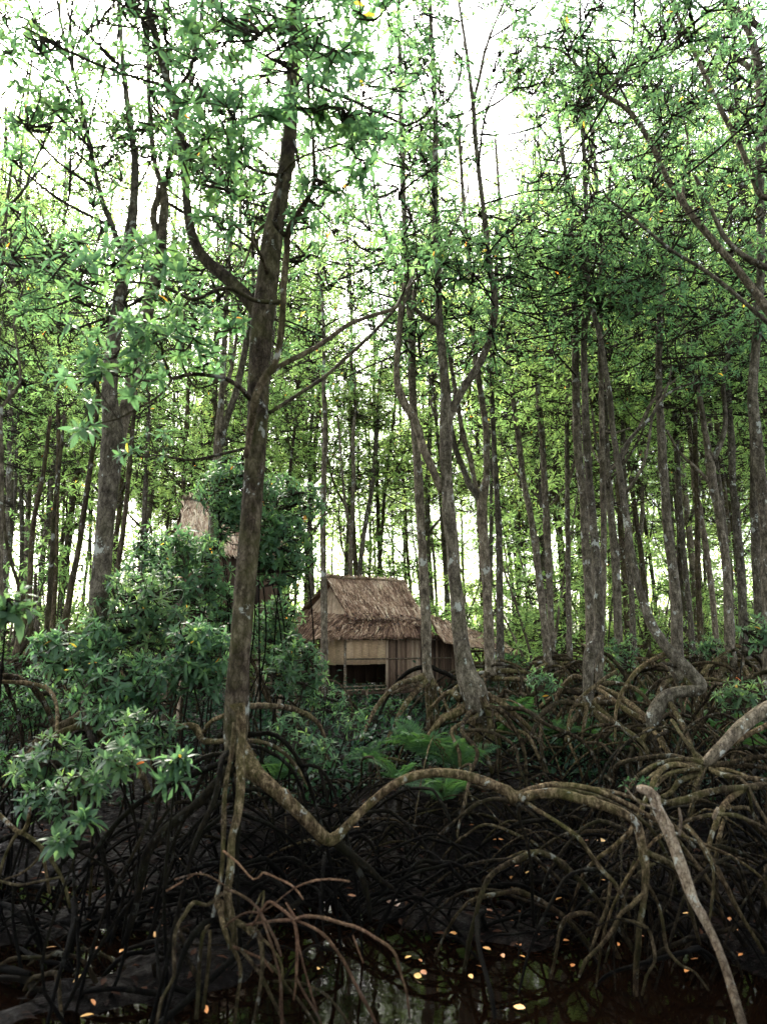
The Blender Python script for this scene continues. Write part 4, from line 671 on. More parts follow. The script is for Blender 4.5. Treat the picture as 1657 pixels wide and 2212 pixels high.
# leaning root-trunk coming in at the right
DQ = 6.2
x, y, z = flat_xy(1530, DQ, 1750)
TQ = Tree('fallen_mangrove', (x, y, z), 'sloping mottled stem coming down from the right edge into a fan of arching roots', cat='fallen tree')
TQ.limb([(1522, 1655, DQ, 22.9), (1535, 1638, DQ, 24.6), (1560, 1612, DQ, 25.5), (1590, 1580, DQ, 26.4), (1625, 1550, DQ + .05, 29.0), (1660, 1528, DQ + .1, 31.7), (1720, 1500, DQ + .2, 33.4), (1790, 1475, DQ + .3, 33.4)], 'trunk', sides=18, step=.06, knobs=.25)
for p in [[(1522, 1650, DQ, 15), (1490, 1640, DQ, 9), (1450, 1642, DQ, 9), (1410, 1655, DQ, 9), (1375, 1680, DQ - .05, 8), (1350, 1715, DQ - .1, 7)], [(1518, 1658, DQ, 11), (1480, 1652, DQ - .1, 8), (1445, 1656, DQ - .1, 7), (1400, 1680, DQ - .2, 7), (1370, 1720, DQ - .2, 6)], [(1518, 1662, DQ, 9), (1485, 1662, DQ - .2, 7), (1440, 1672, DQ - .25, 6), (1405, 1700, DQ - .3, 6)],
          [(1522, 1660, DQ, 16), (1510, 1680, DQ - .1, 11), (1500, 1700, DQ - .15, 10), (1495, 1740, DQ - .2, 8), (1480, 1790, DQ - .2, 7)], [(1520, 1668, DQ, 10), (1490, 1678, DQ - .1, 11), (1465, 1690, DQ - .15, 12), (1450, 1710, DQ - .2, 11), (1425, 1722, DQ - .2, 8), (1400, 1715, DQ - .2, 7)],
          [(1525, 1665, DQ, 11), (1560, 1662, DQ - .1, 8), (1600, 1672, DQ - .2, 8), (1650, 1700, DQ - .2, 7), (1700, 1740, DQ - .2, 7)], [(1525, 1650, DQ + .1, 14), (1500, 1625, DQ + .2, 8), (1480, 1600, DQ + .3, 8), (1450, 1555, DQ + .5, 7)],
          [(1545, 1625, DQ + .15, 11), (1600, 1595, DQ + .2, 11), (1660, 1565, DQ + .3, 12), (1720, 1540, DQ + .3, 12)], [(1410, 1725, DQ - .6, 15), (1440, 1735, DQ - .65, 14), (1480, 1728, DQ - .7, 15), (1515, 1715, DQ - .7, 15), (1560, 1705, DQ - .7, 13), (1605, 1702, DQ - .6, 14), (1657, 1695, DQ - .5, 16), (1720, 1690, DQ - .4, 16)],
          [(1605, 1705, DQ - .6, 12), (1570, 1730, DQ - .7, 13), (1550, 1765, DQ - .8, 12), (1535, 1810, DQ - .85, 10), (1520, 1870, DQ - .9, 8)],
          [(1480, 1775, DQ - 1.2, 8), (1510, 1765, DQ - 1.2, 8), (1550, 1759, DQ - 1.2, 8), (1590, 1762, DQ - 1.2, 8), (1630, 1778, DQ - 1.2, 8), (1670, 1800, DQ - 1.2, 8)], [(1480, 1782, DQ - 1.2, 10), (1505, 1810, DQ - 1.25, 10), (1530, 1850, DQ - 1.3, 12), (1560, 1900, DQ - 1.3, 12), (1590, 1960, DQ - 1.3, 9), (1620, 2010, DQ - 1.35, 7), (1650, 2060, DQ - 1.4, 6)],
          [(1480, 1785, DQ - 1.2, 7), (1520, 1830, DQ - 1.3, 6), (1540, 1880, DQ - 1.4, 6), (1538, 1940, DQ - 1.4, 6), (1530, 2000, DQ - 1.5, 5)]]: rl2(TQ, p)
prop_roots(TQ, at(1522, 1665, DQ), .1, 12, (.5, 2.0), .05, rr=(.012, .026), fork=.7)
TQ.done()
# far trunks of the left half
traced(9.5, [(140, 1430, 22), (135, 1387, 16), (147, 1315, 15), (158, 1250, 13), (170, 1190, 12), (180, 1120, 12), (192, 1040, 11), (200, 980, 10), (207, 930, 9), (212, 850, 8), (205, 760, 7)], 'slim mangrove leaning right, left of the stout twin-stemmed trunk', canopy=16, bark=M_bark_dark)
traced(11.0, [(96, 1430, 15), (98, 1400, 11), (103, 1340, 11), (108, 1290, 11), (111, 1230, 10), (115, 1176, 9), (118, 1100, 8), (130, 1000, 7), (140, 900, 6)], 'thin dark trunk standing alone near the left edge', canopy=16, bark=M_bark_dark)
traced(10.0, [(28, 1460, 22), (40, 1400, 16), (50, 1350, 15), (60, 1310, 14), (66, 1250, 12), (68, 1200, 11), (75, 1120, 10), (95, 1020, 9), (110, 900, 7)], 'bent dark mangrove with several stems at the far left', branches=[[(36, 1420, 11), (62, 1380, 9), (75, 1320, 8), (78, 1240, 7)], [(60, 1310, 10), (30, 1230, 8), (12, 1150, 7), (5, 1050, 6)]], canopy=16, bark=M_bark_dark)
traced(6.8, [(-30, 1500, 30), (-10, 1350, 26), (-4, 1200, 22), (0, 1100, 16), (3, 1000, 12), (0, 930, 12), (2, 880, 12)], 'dark trunk cut by the left edge with one thin bough curving up', branches=[[(0, 885, 9), (22, 858, 7), (42, 832, 6), (45, 800, 6), (38, 750, 5), (32, 700, 5), (36, 665, 5), (45, 640, 4), (60, 600, 3)], [(0, 880, 10), (-20, 760, 9), (-40, 600, 8), (-30, 500, 8), (0, 463, 7), (40, 425, 6), (75, 380, 5), (110, 345, 4)]], canopy=20, z0=5, pads=[(60, 560, 6.5, 70, 12), (60, 660, 6.6, 50, 8), (50, 330, 6.4, 60, 10)])
traced(9.0, [(452, 1420, 32), (455, 1380, 28), (458, 1300, 27), (460, 1196, 26), (463, 1120, 24), (468, 1030, 20), (473, 940, 17), (480, 850, 13), (485, 760, 12), (487, 700, 11), (493, 620, 10), (500, 500, 8), (510, 350, 6)], 'upright trunk standing in front of the raised hut roof', branches=[[(478, 960, 15), (492, 900, 14), (510, 850, 15), (525, 780, 14), (540, 700, 12), (548, 600, 9), (545, 480, 7)], [(480, 850, 8), (500, 800, 8), (512, 720, 7), (518, 640, 6)]], canopy=26, z0=6)
traced(12.5, [(702, 1500, 18), (701, 1400, 15), (700, 1290, 14), (699, 1212, 13), (698, 1140, 12), (699, 1079, 12), (701, 1000, 11), (703, 920, 11), (700, 840, 9), (700, 760, 8), (698, 680, 7), (690, 560, 6)], 'slim reddish trunk rising just behind the left end of the hut ridge', canopy=14, roots=4, z0=7)
traced(25, [(758, 1475, 12), (757, 1370, 11), (757, 1240, 10), (758, 1160, 9), (762, 1100, 9), (764, 1026, 9), (762, 950, 8), (768, 880, 7), (766, 800, 6)], 'pale knobbly trunk behind the middle of the hut roof', branches=[[(758, 1150, 7), (745, 1080, 6), (738, 1000, 5), (730, 900, 4)]], canopy=12, roots=3, z0=10, size=.16)
traced(26, [(770, 1470, 12), (773, 1380, 11), (778, 1228, 10), (790, 1130, 10), (804, 1053, 9), (810, 990, 9), (815, 920, 8), (818, 850, 7), (825, 780, 6)], 'slanting trunk leaning right beyond the hut ridge', canopy=12, roots=3, z0=10, size=.16)
traced(16, [(303, 1450, 18), (305, 1330, 14), (307, 1216, 12), (311, 1130, 11), (315, 1056, 11), (319, 976, 10), (322, 880, 8), (318, 780, 6)], 'straight thin trunk between the twin-stemmed mangrove and the raised hut', canopy=16, roots=3, z0=6)

# ------------------------------------------------------------------ thatched huts
def thatch(acc, A, B, C, Dq, n, ln=(.18, .38), w=.022, sag=.04, tl=(.25, .8), fringe=.16, nu=24, nv=12, thick=.07, patches=()):
    """sheet A-B (top) to Dq-C (bottom) with thousands of strips of palm leaf lying down the slope"""
    A, B, C, Dq = [np.asarray(p, float) for p in (A, B, C, Dq)]
    def pt(u, v): 
        u = u[..., None]; v = v[..., None]
        p = (A * (1 - u) + B * u) * (1 - v) + (Dq * (1 - u) + C * u) * v
        p = p.copy(); p[..., 2] -= (sag * np.sin(np.pi * v) * (1 - .3 * np.cos(u * 9)))[..., 0]
        return p
    N = nrm(np.cross(B - A, Dq - A)); N = N if N[2] > 0 else -N
    for off in (0, -thick):
        U, Vv = np.meshgrid(np.linspace(0, 1, nu), np.linspace(0, 1, nv)); G = pt(U, Vv) + N * off + N * (RNG.normal(0, .012, U.shape)[..., None] if off == 0 else 0)
        idx = np.arange(nu * nv).reshape(nv, nu); q = np.stack([idx[:-1, :-1], idx[:-1, 1:], idx[1:, 1:], idx[1:, :-1]], -1).reshape(-1, 4)
        acc.add(G.reshape(-1, 3), q, RNG.uniform(.05, .35, nu * nv))
    u = RNG.uniform(-.01, 1.01, n); v = 1 - RNG.uniform(0, 1.0, n) ** 1.0; v[:int(n * fringe)] = 1.0 - RNG.uniform(0, .04, int(n * fringe))
    P = pt(u, v) + N * RNG.uniform(.0, .035, (n, 1))
    down = nrm((Dq - A) * (1 - u)[:, None] + (C - B) * u[:, None]); across = nrm(np.cross(N, down))
    D = nrm(down + across * RNG.normal(0, .28, (n, 1)) + N * RNG.normal(.03, .06, (n, 1)))
    L = RNG.uniform(*ln, n)[:, None] * (1 + .5 * (v > .95) * RNG.random(n))[:, None]; Wd = (w * RNG.uniform(.5, 1.5, n))[:, None] * .5
    P = P - D * L * .6; sd = nrm(np.cross(N, D) + N * RNG.normal(0, .4, (n, 1)))
    V = np.stack([P - sd * Wd, P + sd * Wd, P + D * L + sd * Wd * .5 - [0, 0, .02], P + D * L - sd * Wd * .5 - [0, 0, .02]], 1)
    pn = np.array([noise.noise(Vector((a_ * 5, b_ * 3, n * .01))) for a_, b_ in zip(u, v)])
    acc.add(V.reshape(-1, 3), np.arange(4 * n).reshape(n, 4), np.repeat(np.clip(RNG.normal(np.mean(tl) - .08, .24, n) + pn * .5, 0, 1), 4))
    return pt, N
def bar(acc, p, q, r, t=.5, sides=8): tube(acc, [p, q], [r, r], sides, .3, .06, tint=t, flat_end=True)
def slab(acc, p, q, z0, z1, th, t, off=0.0, nb=1, jit=0.0, gaps=.004, tl=None):
    """vertical boards between ground points p and q"""
    p = np.asarray(p[:2], float); q = np.asarray(q[:2], float); L = np.linalg.norm(q - p); d = (q - p) / L; nn = np.array([d[1], -d[0]])
    for i in range(nb):
        w = L / nb; c = p + d * (i + .5) * w + nn * (off + RNG.uniform(-.5, .5) * jit)
        a, b = z0 + RNG.uniform(-1, 1) * jit * 3, z1
        box(acc, [c[0], c[1], (a + b) / 2], w - gaps, th, b - a, [[d[0], d[1], 0], [nn[0], nn[1], 0], [0, 0, 1]], t if tl is None else RNG.uniform(*tl))
def hut_a():
    base = at(800, 1500, 21.5); base[2] = float(ground_z(base[0], base[1]))
    h = empty('thatched_hut', base, 'weathered plank hut on stilts under a steep thatched roof with low side skirts', 'hut')
    off = base
    RL, RR = at(709, 1249, 20.5), at(872, 1258, 22.0)
    BL, BR = at(754, 1327, 19.8), at(914, 1331, 21.3)       # break of slope, front
    KL, KR = at(651, 1322, 21.2), at(800, 1330, 22.8)       # break of slope, back
    EL, ER = at(700, 1372, 19.1), at(930, 1366, 20.9)       # front eave
    GL = at(622, 1372, 21.3); GR = at(800, 1372, 24)
    a = Acc(); thatch(a, RL, RR, BR, BL, 7000, sag=.05); thatch(a, RL, RR, KR, KL, 1500)
    roof = a.build('roof', M_thatch, h, smooth=False, off=off)
    a = Acc(); bar(a, RL + (RL - RR) * .04 + [0, 0, .04], (RL + RR) / 2 + [0, 0, .05], .045, .7); bar(a, (RL + RR) / 2 + [0, 0, .055], RR + (RR - RL) * .04 + [0, 0, .02], .035, .65); a.build('ridge_pole', M_dead, roof, off=off)
    a = Acc(); thatch(a, BL - [0, 0, .05], BR - [0, 0, .05], ER, EL, 6000, sag=.03, tl=(.1, .6)); 
    thatch(a, KL - [0, 0, .05], BL - [0, 0, .05], EL, GL, 2500, sag=.03, tl=(.1, .5))
    # long ragged strips drooping from the corner
    for i in range(26):
        p = EL + (ER - EL) * RNG.uniform(-.01, .10 if i < 16 else .95); d = RNG.uniform(.1, .33)
        a.add([p + [-.012, 0, 0], p + [.012, 0, 0], p + [RNG.normal(0, .06), -.05, -d]], [[0, 1, 2]], RNG.uniform(.5, .9))
    a.build('skirt_roof', M_thatch, h, smooth=False, off=off)
    # lean-to on the right
    a = Acc(); TLl, TRr = at(930, 1334, 21.4), at(1082, 1383, 23.4); LL, LR = at(958, 1381, 20.6), at(1126, 1414, 22.2)
    thatch(a, TLl, TRr, LR, LL, 5200, sag=.02, tl=(.4, .9)); lt = a.build('lean_to_roof', M_thatch, h, smooth=False, off=off)
    a = Acc(); bar(a, LR + (LR - LL) * -.02, LR + (LR - LL) * .10, .012, .8); a.build('rafter_end', M_dead, h, off=off)
    # gable of folded palm leaf
    a = Acc(); G0 = RL + (RR - RL) * .08 - [0, 0, .12]; G1 = BL * .93 + KL * .07 + (RR - RL) * .03; G2 = KL * .9 + BL * .1 + (RR - RL) * .03
    G1[2] -= .02; G2[2] -= .02
    a.add([G0, G1, G2], [[0, 1, 2]], .3)
    for i in range(60):
        f = (i + .5) / 60; b = G2 + (G1 - G2) * f; tp = G0 + (b - G0) * .08; o_ = nrm(np.cross(G1 - G2, G0 - G2)); o_ = o_ if o_[1] < 0 else -o_
        s_ = nrm(G1 - G2) * .02
        a.add([tp - s_ * .3 + o_ * .02, tp + s_ * .3 + o_ * .02, b + s_ + o_ * .05, b - s_ + o_ * .05], [[0, 1, 2, 3]], RNG.uniform(.35, .9))
    a.build('gable', M_thatch, h, smooth=False, off=off)
    # walls
    zt = EL[2] + .02
    C0 = at(744, 1480, 19.7); C1 = at(985, 1480, 21.9); C2 = at(690, 1480, 20.9); M1 = C0 + (C1 - C0) * .345; M2 = C0 + (C1 - C0) * .66
    zf = at(744, 1484, 19.7)[2]; zm = at(744, 1437, 19.7)[2]
    a = Acc(); slab(a, C0, M1, zm, zt, .02, .6, nb=5, jit=.006, tl=(.35, .85)); wp = a.build('wall_panel', M_panel, h, smooth=False, off=off); wp['label'] = 'pale woven panel patched with boards'
    a = Acc(); slab(a, C2, C0, zm, zt, .02, .7, nb=3, jit=.004, tl=(.6, 1)); a.build('wall_panel', M_panel, h, smooth=False, off=off)
    a = Acc(); slab(a, M1, M2, zf - .14, zt, .025, .5, nb=15, jit=.014, tl=(.1, 1)); a.build('plank_wall', M_board, h, smooth=False, off=off)
    zw = zt - .28
    a = Acc(); Wn = M2 + (C1 - C0) * .035; slab(a, M2, Wn, zf - .14, zw - .45, .02, .1, nb=2); slab(a, M2, Wn, zw + .05, zt, .02, .2, nb=2); slab(a, Wn, C1, zf - .14, zt, .025, .3, nb=14, jit=.012, tl=(.08, .55)); o = a.build('plank_wall', M_board, h, smooth=False, off=off); o['label'] = 'darker plank wall with a narrow window slot'
    a = Acc(); slab(a, C2, C2 + (C1 - C0), zf, zt, .02, .1, nb=10); slab(a, C1, C1 + (C2 - C0), zf, zt, .02, .2, nb=6); a.build('rear_wall', M_board, h, smooth=False, off=off)
    d = nrm((C1 - C0) * [1, 1, 0]); nn = np.array([d[1], -d[0], 0])
    if nn[1] > 0: nn = -nn
    for z in (zt - .12, at(744, 1424, 19.7)[2]):
        a = Acc(); bar(a, np.array([C0[0], C0[1], z]) + nn * .04, np.array([C1[0], C1[1], z]) + nn * .04, .018, .8); a.build('batten', M_dead, h, off=off)
    # floor, joists, rails and stilts
    a = Acc(); fc = (C0 + C1 + C2 + C2 + C1 - C0) / 4; dl = np.linalg.norm((C1 - C0)[:2]); e = nrm((C2 - C0) * [1, 1, 0]); el_ = np.linalg.norm((C2 - C0)[:2])
    sl_ = Acc(); V = [C0, C1, C1 + C2 - C0, C2]; V = np.array([[p[0], p[1], zf - .17] for p in V] + [[p[0], p[1], zf - .22] for p in V])
    sl_.add(V, [[0, 1, 2, 3], [4, 7, 6, 5], [0, 4, 5, 1], [1, 5, 6, 2], [2, 6, 7, 3], [3, 7, 4, 0]], .2); sl_.build('floor_deck', M_board, h, smooth=False, off=off)
    for z in (zf, zf - .09):
        a = Acc(); bar(a, np.array([C0[0], C0[1], z]) + nn * .03 - d * .3, np.array([M1[0], M1[1], z]) + nn * .03, .02, .4); a.build('rail', M_dead, h, off=off)
    for f, g, top in ((0, 0, 1), (.345, 0, 0), (.66, 0, 0), (1, 0, 1), (0, 1, 1), (1, 1, 1), (.5, 1, 0), (.18, 0, 0), (.85, 0, 0)):
        p = C0 + (C1 - C0) * f + (C2 - C0) * g; a = Acc(); gz = float(ground_z(p[0], p[1])) - .15
        bar(a, [p[0] + nn[0] * .03, p[1] + nn[1] * .03, gz], [p[0] + nn[0] * .03, p[1] + nn[1] * .03, zt if top else zf - .1], .035, .5); a.build('post', M_dead, h, off=off)
    for px_, D_ in ((1014, 21), (1090, 22.2), (1075, 23)):
        p = at(px_, 1400, D_); a = Acc(); bar(a, [p[0], p[1], float(ground_z(p[0], p[1])) - .1], [p[0], p[1], p[2] + .02], .03, .4); a.build('post', M_dead, h, off=off)
    # rotting leaves caught on the lower roof
    lf = Acc(); n = 750
    for (a_, b_, c_, d_), k in (((BL, BR, ER, EL), 430), ((TLl, TRr, LR, LL), 150)):
        u = RNG.uniform(0, 1, (k, 1)); v = RNG.beta(1.3, 2, (k, 1)); P = (a_ * (1 - u) + b_ * u) * (1 - v) + (d_ * (1 - u) + c_ * u) * v + [0, 0, .05]
        leaves(lf, P, nrm(RNG.normal(0, 1, (k, 3)) * [1, 1, .25]), RNG.uniform(.07, .13, k), RNG.uniform(.03, .05, k), tint=np.clip(RNG.beta(1.2, 2.2, k) * 1.1, 0, 1), droop=.2)
    o = lf.build('dead_leaves', M_rooflitter, h, smooth=False, off=off); o['kind'] = 'stuff'
hut_a()
def hut_b():
    base = at(490, 1400, 15.5); base[2] = float(ground_z(base[0], base[1])); off = base
    h = empty('raised_hut', base, 'raised hut with a pale grey thatched gable roof half hidden by green shrubs', 'hut')
    RL, RR = at(403, 1080, 14.8), at(590, 1112, 16.6); BL, BR = at(384, 1172, 13.9), at(622, 1205, 15.7); KL, KR = at(356, 1190, 15.6), at(560, 1200, 17.4)
    a = Acc(); thatch(a, RL, RR, BR, BL, 6000, tl=(.5, 1.0), w=.02); thatch(a, RL, RR, KR, KL, 2200, tl=(.0, .3)); roof = a.build('roof', M_thatch, h, smooth=False, off=off)
    a = Acc(); bar(a, RL + (RL - RR) * .03 + [0, 0, .03], RR + (RR - RL) * .03 + [0, 0, .03], .035, .7); a.build('ridge_pole', M_dead, roof, off=off)
    a = Acc(); G0 = RL * .9 + RR * .1 - [0, 0, .1]; G1 = BL * .9 + BR * .1; G2 = KL * .9 + KR * .1; a.add([G0, G1, G2], [[0, 1, 2]], .05); a.build('gable', M_thatch, h, smooth=False, off=off)
    zt = BL[2] + .1; c = [BL * .88 + BR * .08 + KL * .04, BR * .92 + BL * .04 + KR * .04, KR * .92 + BR * .08, KL * .86 + BL * .08 + KR * .06]; zf = zt - 1.5
    for i in range(4):
        a = Acc(); slab(a, c[i], c[(i + 1) % 4], zf, zt, .02, .2, nb=16, jit=.008, tl=(.0, .35)); a.build('plank_wall', M_board, h, smooth=False, off=off)
    for p in c:
        a = Acc(); bar(a, [p[0], p[1], float(ground_z(p[0], p[1])) - .1], [p[0], p[1], zf + .1], .05, .4); a.build('post', M_dead, h, off=off)
hut_b()
# low rail fence of the walkway left of the hut, and another far off to the right
def fence(pts, label, hgt, nrail):
    P = [np.array(at(*p)) for p in pts]; b = P[0].copy(); b[2] = float(ground_z(b[0], b[1])); f = empty('rail_fence', b, label, 'fence')
    top = P[0][2]
    for i, p in enumerate(P):
        a = Acc(); bar(a, [p[0], p[1], float(ground_z(p[0], p[1])) - .1], [p[0], p[1], top + .05], .03, .4); a.build('post', M_dead, f, off=b)
    for k in range(nrail):
        z = top - k * hgt; a = Acc(); tube(a, [[p[0], p[1] - .05, z + RNG.normal(0, .015)] for p in P], [.02] * len(P), 6, .5, .05, raw=False); a.build('rail', M_dead, f, off=b)
fence([(560, 1430, 18), (600, 1432, 18), (640, 1434, 18), (690, 1437, 18)], 'low weathered rail fence beside the left end of the plank hut', .16, 4)
fence([(1110, 1418, 27), (1180, 1418, 27), (1250, 1418, 27), (1320, 1418, 27), (1390, 1418, 27), (1450, 1418, 27)], 'distant dark rail fence behind the tree trunks right of the lean-to roof', .22, 3)

# ------------------------------------------------------------------ young mangroves, ferns and low shrubs
def sapling(px, py, rx, ry, D, n, size, label, base_py=None, name='young_mangrove', k=9, hi=True, mat=None, stems=3, cat='shrub', wide=.36, group=None, ups=.8):
    if hi: n = int(n * (2.7 if n > 20 else 2.8)); size *= .72 if n > 60 else .64
    if hi: stems = 1 if (D < 6.8 or ry < 50) else 2
    c = at(px, py, D); sx = rx / FPX * D; sz = ry / FPX * D; gz = float(ground_z(c[0], c[1])); base = np.array([c[0], c[1], gz])
    o = empty(name, base, label, cat, group); tw = Acc(); lf = Acc(); nodes = []
    for i in range(stems):
        a0 = RNG.uniform(-1, 1, 2) * [.35 * sx, .25 * sx]; tp = c + [RNG.uniform(-.7, .7) * sx, RNG.uniform(-.4, .4) * sx, RNG.uniform(.3, .9) * sz]
        b = base + [a0[0], a0[1], -.05]; m = (b + tp) / 2 + RNG.normal(0, .22, 3) * [1, 1, .4]
        st = Acc(); Q, q = tube(st, [b, b * .7 + m * .3 + RNG.normal(0, .05, 3) * [1, 1, 0], m, tp], [.013, .011, .009, .005], 6, .12, .08); st.build('stem', M_root_dk, o, off=base); nodes.append(Q[len(Q) // 4:])
    nodes = np.vstack(nodes)
    P = nrm(RNG.normal(0, 1, (n, 3))) * RNG.uniform(.1, 1, (n, 1)) ** .5 * [sx, sx * .75, sz] + c
    P = P[P[:, 2] > gz + .15]
    A = nrm(P - c) * .55 + [0, -.25, ups] + RNG.normal(0, .22, P.shape)
    for p, a in zip(P, nrm(A)):
        d = np.linalg.norm(nodes - p, axis=1) + .5 * np.maximum(nodes[:, 2] - p[2], 0); s_ = nodes[np.argmin(d)]
        L = np.linalg.norm(s_ - p); m = p - a * min(.12, L * .3) - [0, 0, .02]
        tube(tw, [s_, (s_ + m) / 2 - [0, 0, .05 * L], m, p], [.007, .006, .005, .004], 4, .2, 0)
    rosettes(lf, P, A, size, k, hi, wide=wide, old=.004)
    if tw.n: tw.build('twigs', M_twig, o, off=base)
    lf.build('foliage', mat or M_leaf, o, smooth=False, off=base)
L = 'young mangrove shrub '
for q in [(492, 1110, 44, 60, 8.3, 30, .14, L + 'reaching highest in front of the raised hut ridge'), (420, 1195, 70, 36, 8.0, 24, .14, L + 'along the lower edge of the raised hut roof'), (560, 1150, 50, 50, 8.2, 24, .14, L + 'right of the front trunk across the raised hut roof'), (300, 1320, 110, 110, 6.6, 75, .14, L + 'filling the space between the twin-stemmed and front trunks'), (415, 1240, 90, 110, 7.4, 70, .145, L + 'rising toward the raised hut roof'), (170, 1400, 100, 60, 6.2, 45, .14, L + 'spreading in front of the twin-stemmed trunk toward the left'),
          (430, 1420, 80, 90, 6.0, 55, .14, L + 'close against the left side of the front trunk'), (270, 1475, 130, 60, 5.9, 48, .14, L + 'low and wide below the twin-stemmed trunk'), (330, 1200, 60, 70, 7.8, 30, .14, L + 'with a few shining leaves under the raised hut eave'),
          (600, 1370, 66, 84, 9, 62, .15, L + 'hiding the left end of the plank hut'), (640, 1440, 70, 70, 8.2, 48, .14, L + 'dark, below the hut corner'), (600, 1190, 90, 90, 8.4, 80, .15, L + 'tall and dense right of the front trunk, above the hut'), (520, 1060, 100, 90, 8.6, 80, .15, L + 'topmost leafy mass behind the front trunk'), (625, 1090, 90, 70, 9, 50, .15, L + 'light topped, right of the front trunk and highest of its clump'),
          (480, 1330, 60, 90, 8.2, 40, .14, L + 'half hidden right behind the front trunk'), (90, 1490, 90, 50, 7.4, 30, .12, L + 'shaded at the far left above the arching roots'),
          (180, 1690, 70, 30, 4.6, 9, .16, L + 'with drooping pale leaves over the left roots'), (250, 1640, 50, 35, 4.6, 7, .17, L + 'with one bright upright bud among the left leaves'), (370, 1655, 34, 46, 4.5, 5, .17, L + 'small, two whorls against the dark hollow of the front roots'), (110, 1640, 90, 46, 5.2, 16, .15, L + 'ragged, over the pale arching roots at the left'), (185, 1768, 14, 14, 4.3, 2, .19, L + 'of a single broad whorl low on the left'), (130, 1815, 24, 16, 4.4, 3, .17, L + 'lowest of the left side, near the mud'), (90, 1740, 60, 34, 4.9, 9, .14, L + 'with limp leaves beside the forked root at the left'), (300, 1580, 80, 50, 5.3, 16, .15, L + 'just above the mossy root left of the front trunk'), (205, 1545, 60, 20, 5.6, 6, .15, L + 'of dull wide leaves across the foot of the twin-stemmed trunk'),
          (670, 1620, 60, 45, 5.9, 12, .13, L + 'with an orange leaf, right of the front trunk base'), (620, 1570, 40, 35, 6.4, 8, .12, L + 'small, under the arched root right of the front trunk'), (760, 1560, 40, 30, 7.5, 7, .12, L + 'small, in front of the hut stilts'), (700, 1510, 50, 40, 8.5, 14, .13, L + 'dark, just left of the hut stilts'),
          (1170, 1475, 45, 30, 9.4, 13, .13, L + 'bright, between the burled tree and the crooked-kneed tree'), (1345, 1415, 40, 50, 11.5, 22, .14, L + 'bright, between the crooked-kneed and serpentine trees'), (1320, 1470, 30, 30, 10.4, 9, .13, L + 'small, right of the crooked-kneed tree foot'), (1600, 1500, 60, 34, 7.6, 14, .14, L + 'bright green, by the right edge above the sloping stem'), (1640, 1370, 40, 40, 8.0, 12, .14, L + 'hanging at the right edge beside the thick dark trunk'), (1530, 1400, 50, 30, 11.6, 14, .14, L + 'behind the roots of the Y-forked mangrove'),
          (20, 1310, 40, 40, 3.6, 4, .17, L + 'with grey glossy leaves reaching in from the left edge')]:
    sapling(*q)
def fern(px, py, D, n, ln, label, ang=(0, 6.283), lift=1.0):
    if D < 9.5: D, ln, n, py = D * 1.18, ln * 1.12, n + 3, py - 18
    c = at(px, py, D); gz = float(ground_z(c[0], c[1])); base = np.array([c[0], c[1], min(max(c[2] - ln * .45, gz), gz + .25)]); o = empty('fern', base, label, 'fern')
    tube_b = Acc(); tube(tube_b, [[c[0], c[1], gz - .05], base + [0, 0, .03]], [.018, .022], 6, .1, .15); tube_b.build('rootstock', M_twig, o, off=base)
    for i in range(n):
        a = ang[0] + (ang[1] - ang[0]) * (i + RNG.uniform(0, .8)) / n; L_ = ln * RNG.uniform(.7, 1.1); m = 16; t = np.linspace(0, 1, m)
        e0 = RNG.uniform(.85, 1.5) * lift; hz = L_ * (np.cos(e0) * t + .30 * t ** 2); vz = L_ * (1.1 * np.sin(e0) * t - RNG.uniform(.35, .75) * t ** 2.4)
        P = base + np.stack([np.cos(a) * hz, np.sin(a) * hz, vz], 1); T_ = nrm(np.gradient(P, axis=0)); sd = nrm(np.cross(T_, [0, 0, 1.0])); up = np.cross(sd, T_); tw_ = RNG.normal(0, .5); sd, up = nrm(sd * math.cos(tw_) + up * math.sin(tw_)), nrm(up * math.cos(tw_) - sd * math.sin(tw_))
        f = Acc(); tube(f, P[::3], np.linspace(.004, .0015, len(P[::3])), 4, .1, 0, tint=.6)
        k = 26; s = np.linspace(.14, 1, k); B = np.stack([np.interp(s, t, P[:, j]) for j in range(3)], 1); Tt = nrm(np.stack([np.interp(s, t, T_[:, j]) for j in range(3)], 1)); Sd = nrm(np.stack([np.interp(s, t, sd[:, j]) for j in range(3)], 1)); Up = np.cross(Sd, Tt)
        pl = L_ * .25 * np.sin(np.clip(s * 1.02, 0, 1) * math.pi * .86 + .35) + .008; tn = RNG.uniform(.25, .8)
        for sg in (-1, 1):
            leaves(f, B, nrm(Sd * sg + Tt * .35 + Up * RNG.normal(.08, .08, (k, 1))), pl * RNG.uniform(.85, 1.1, k), np.full(k, L_ * .027), up=Up, tint=np.full(k, tn) + RNG.normal(0, .06, k), droop=.18)
        f.build('frond', M_fern, o, smooth=False, off=base)
F_ = 'green fern '
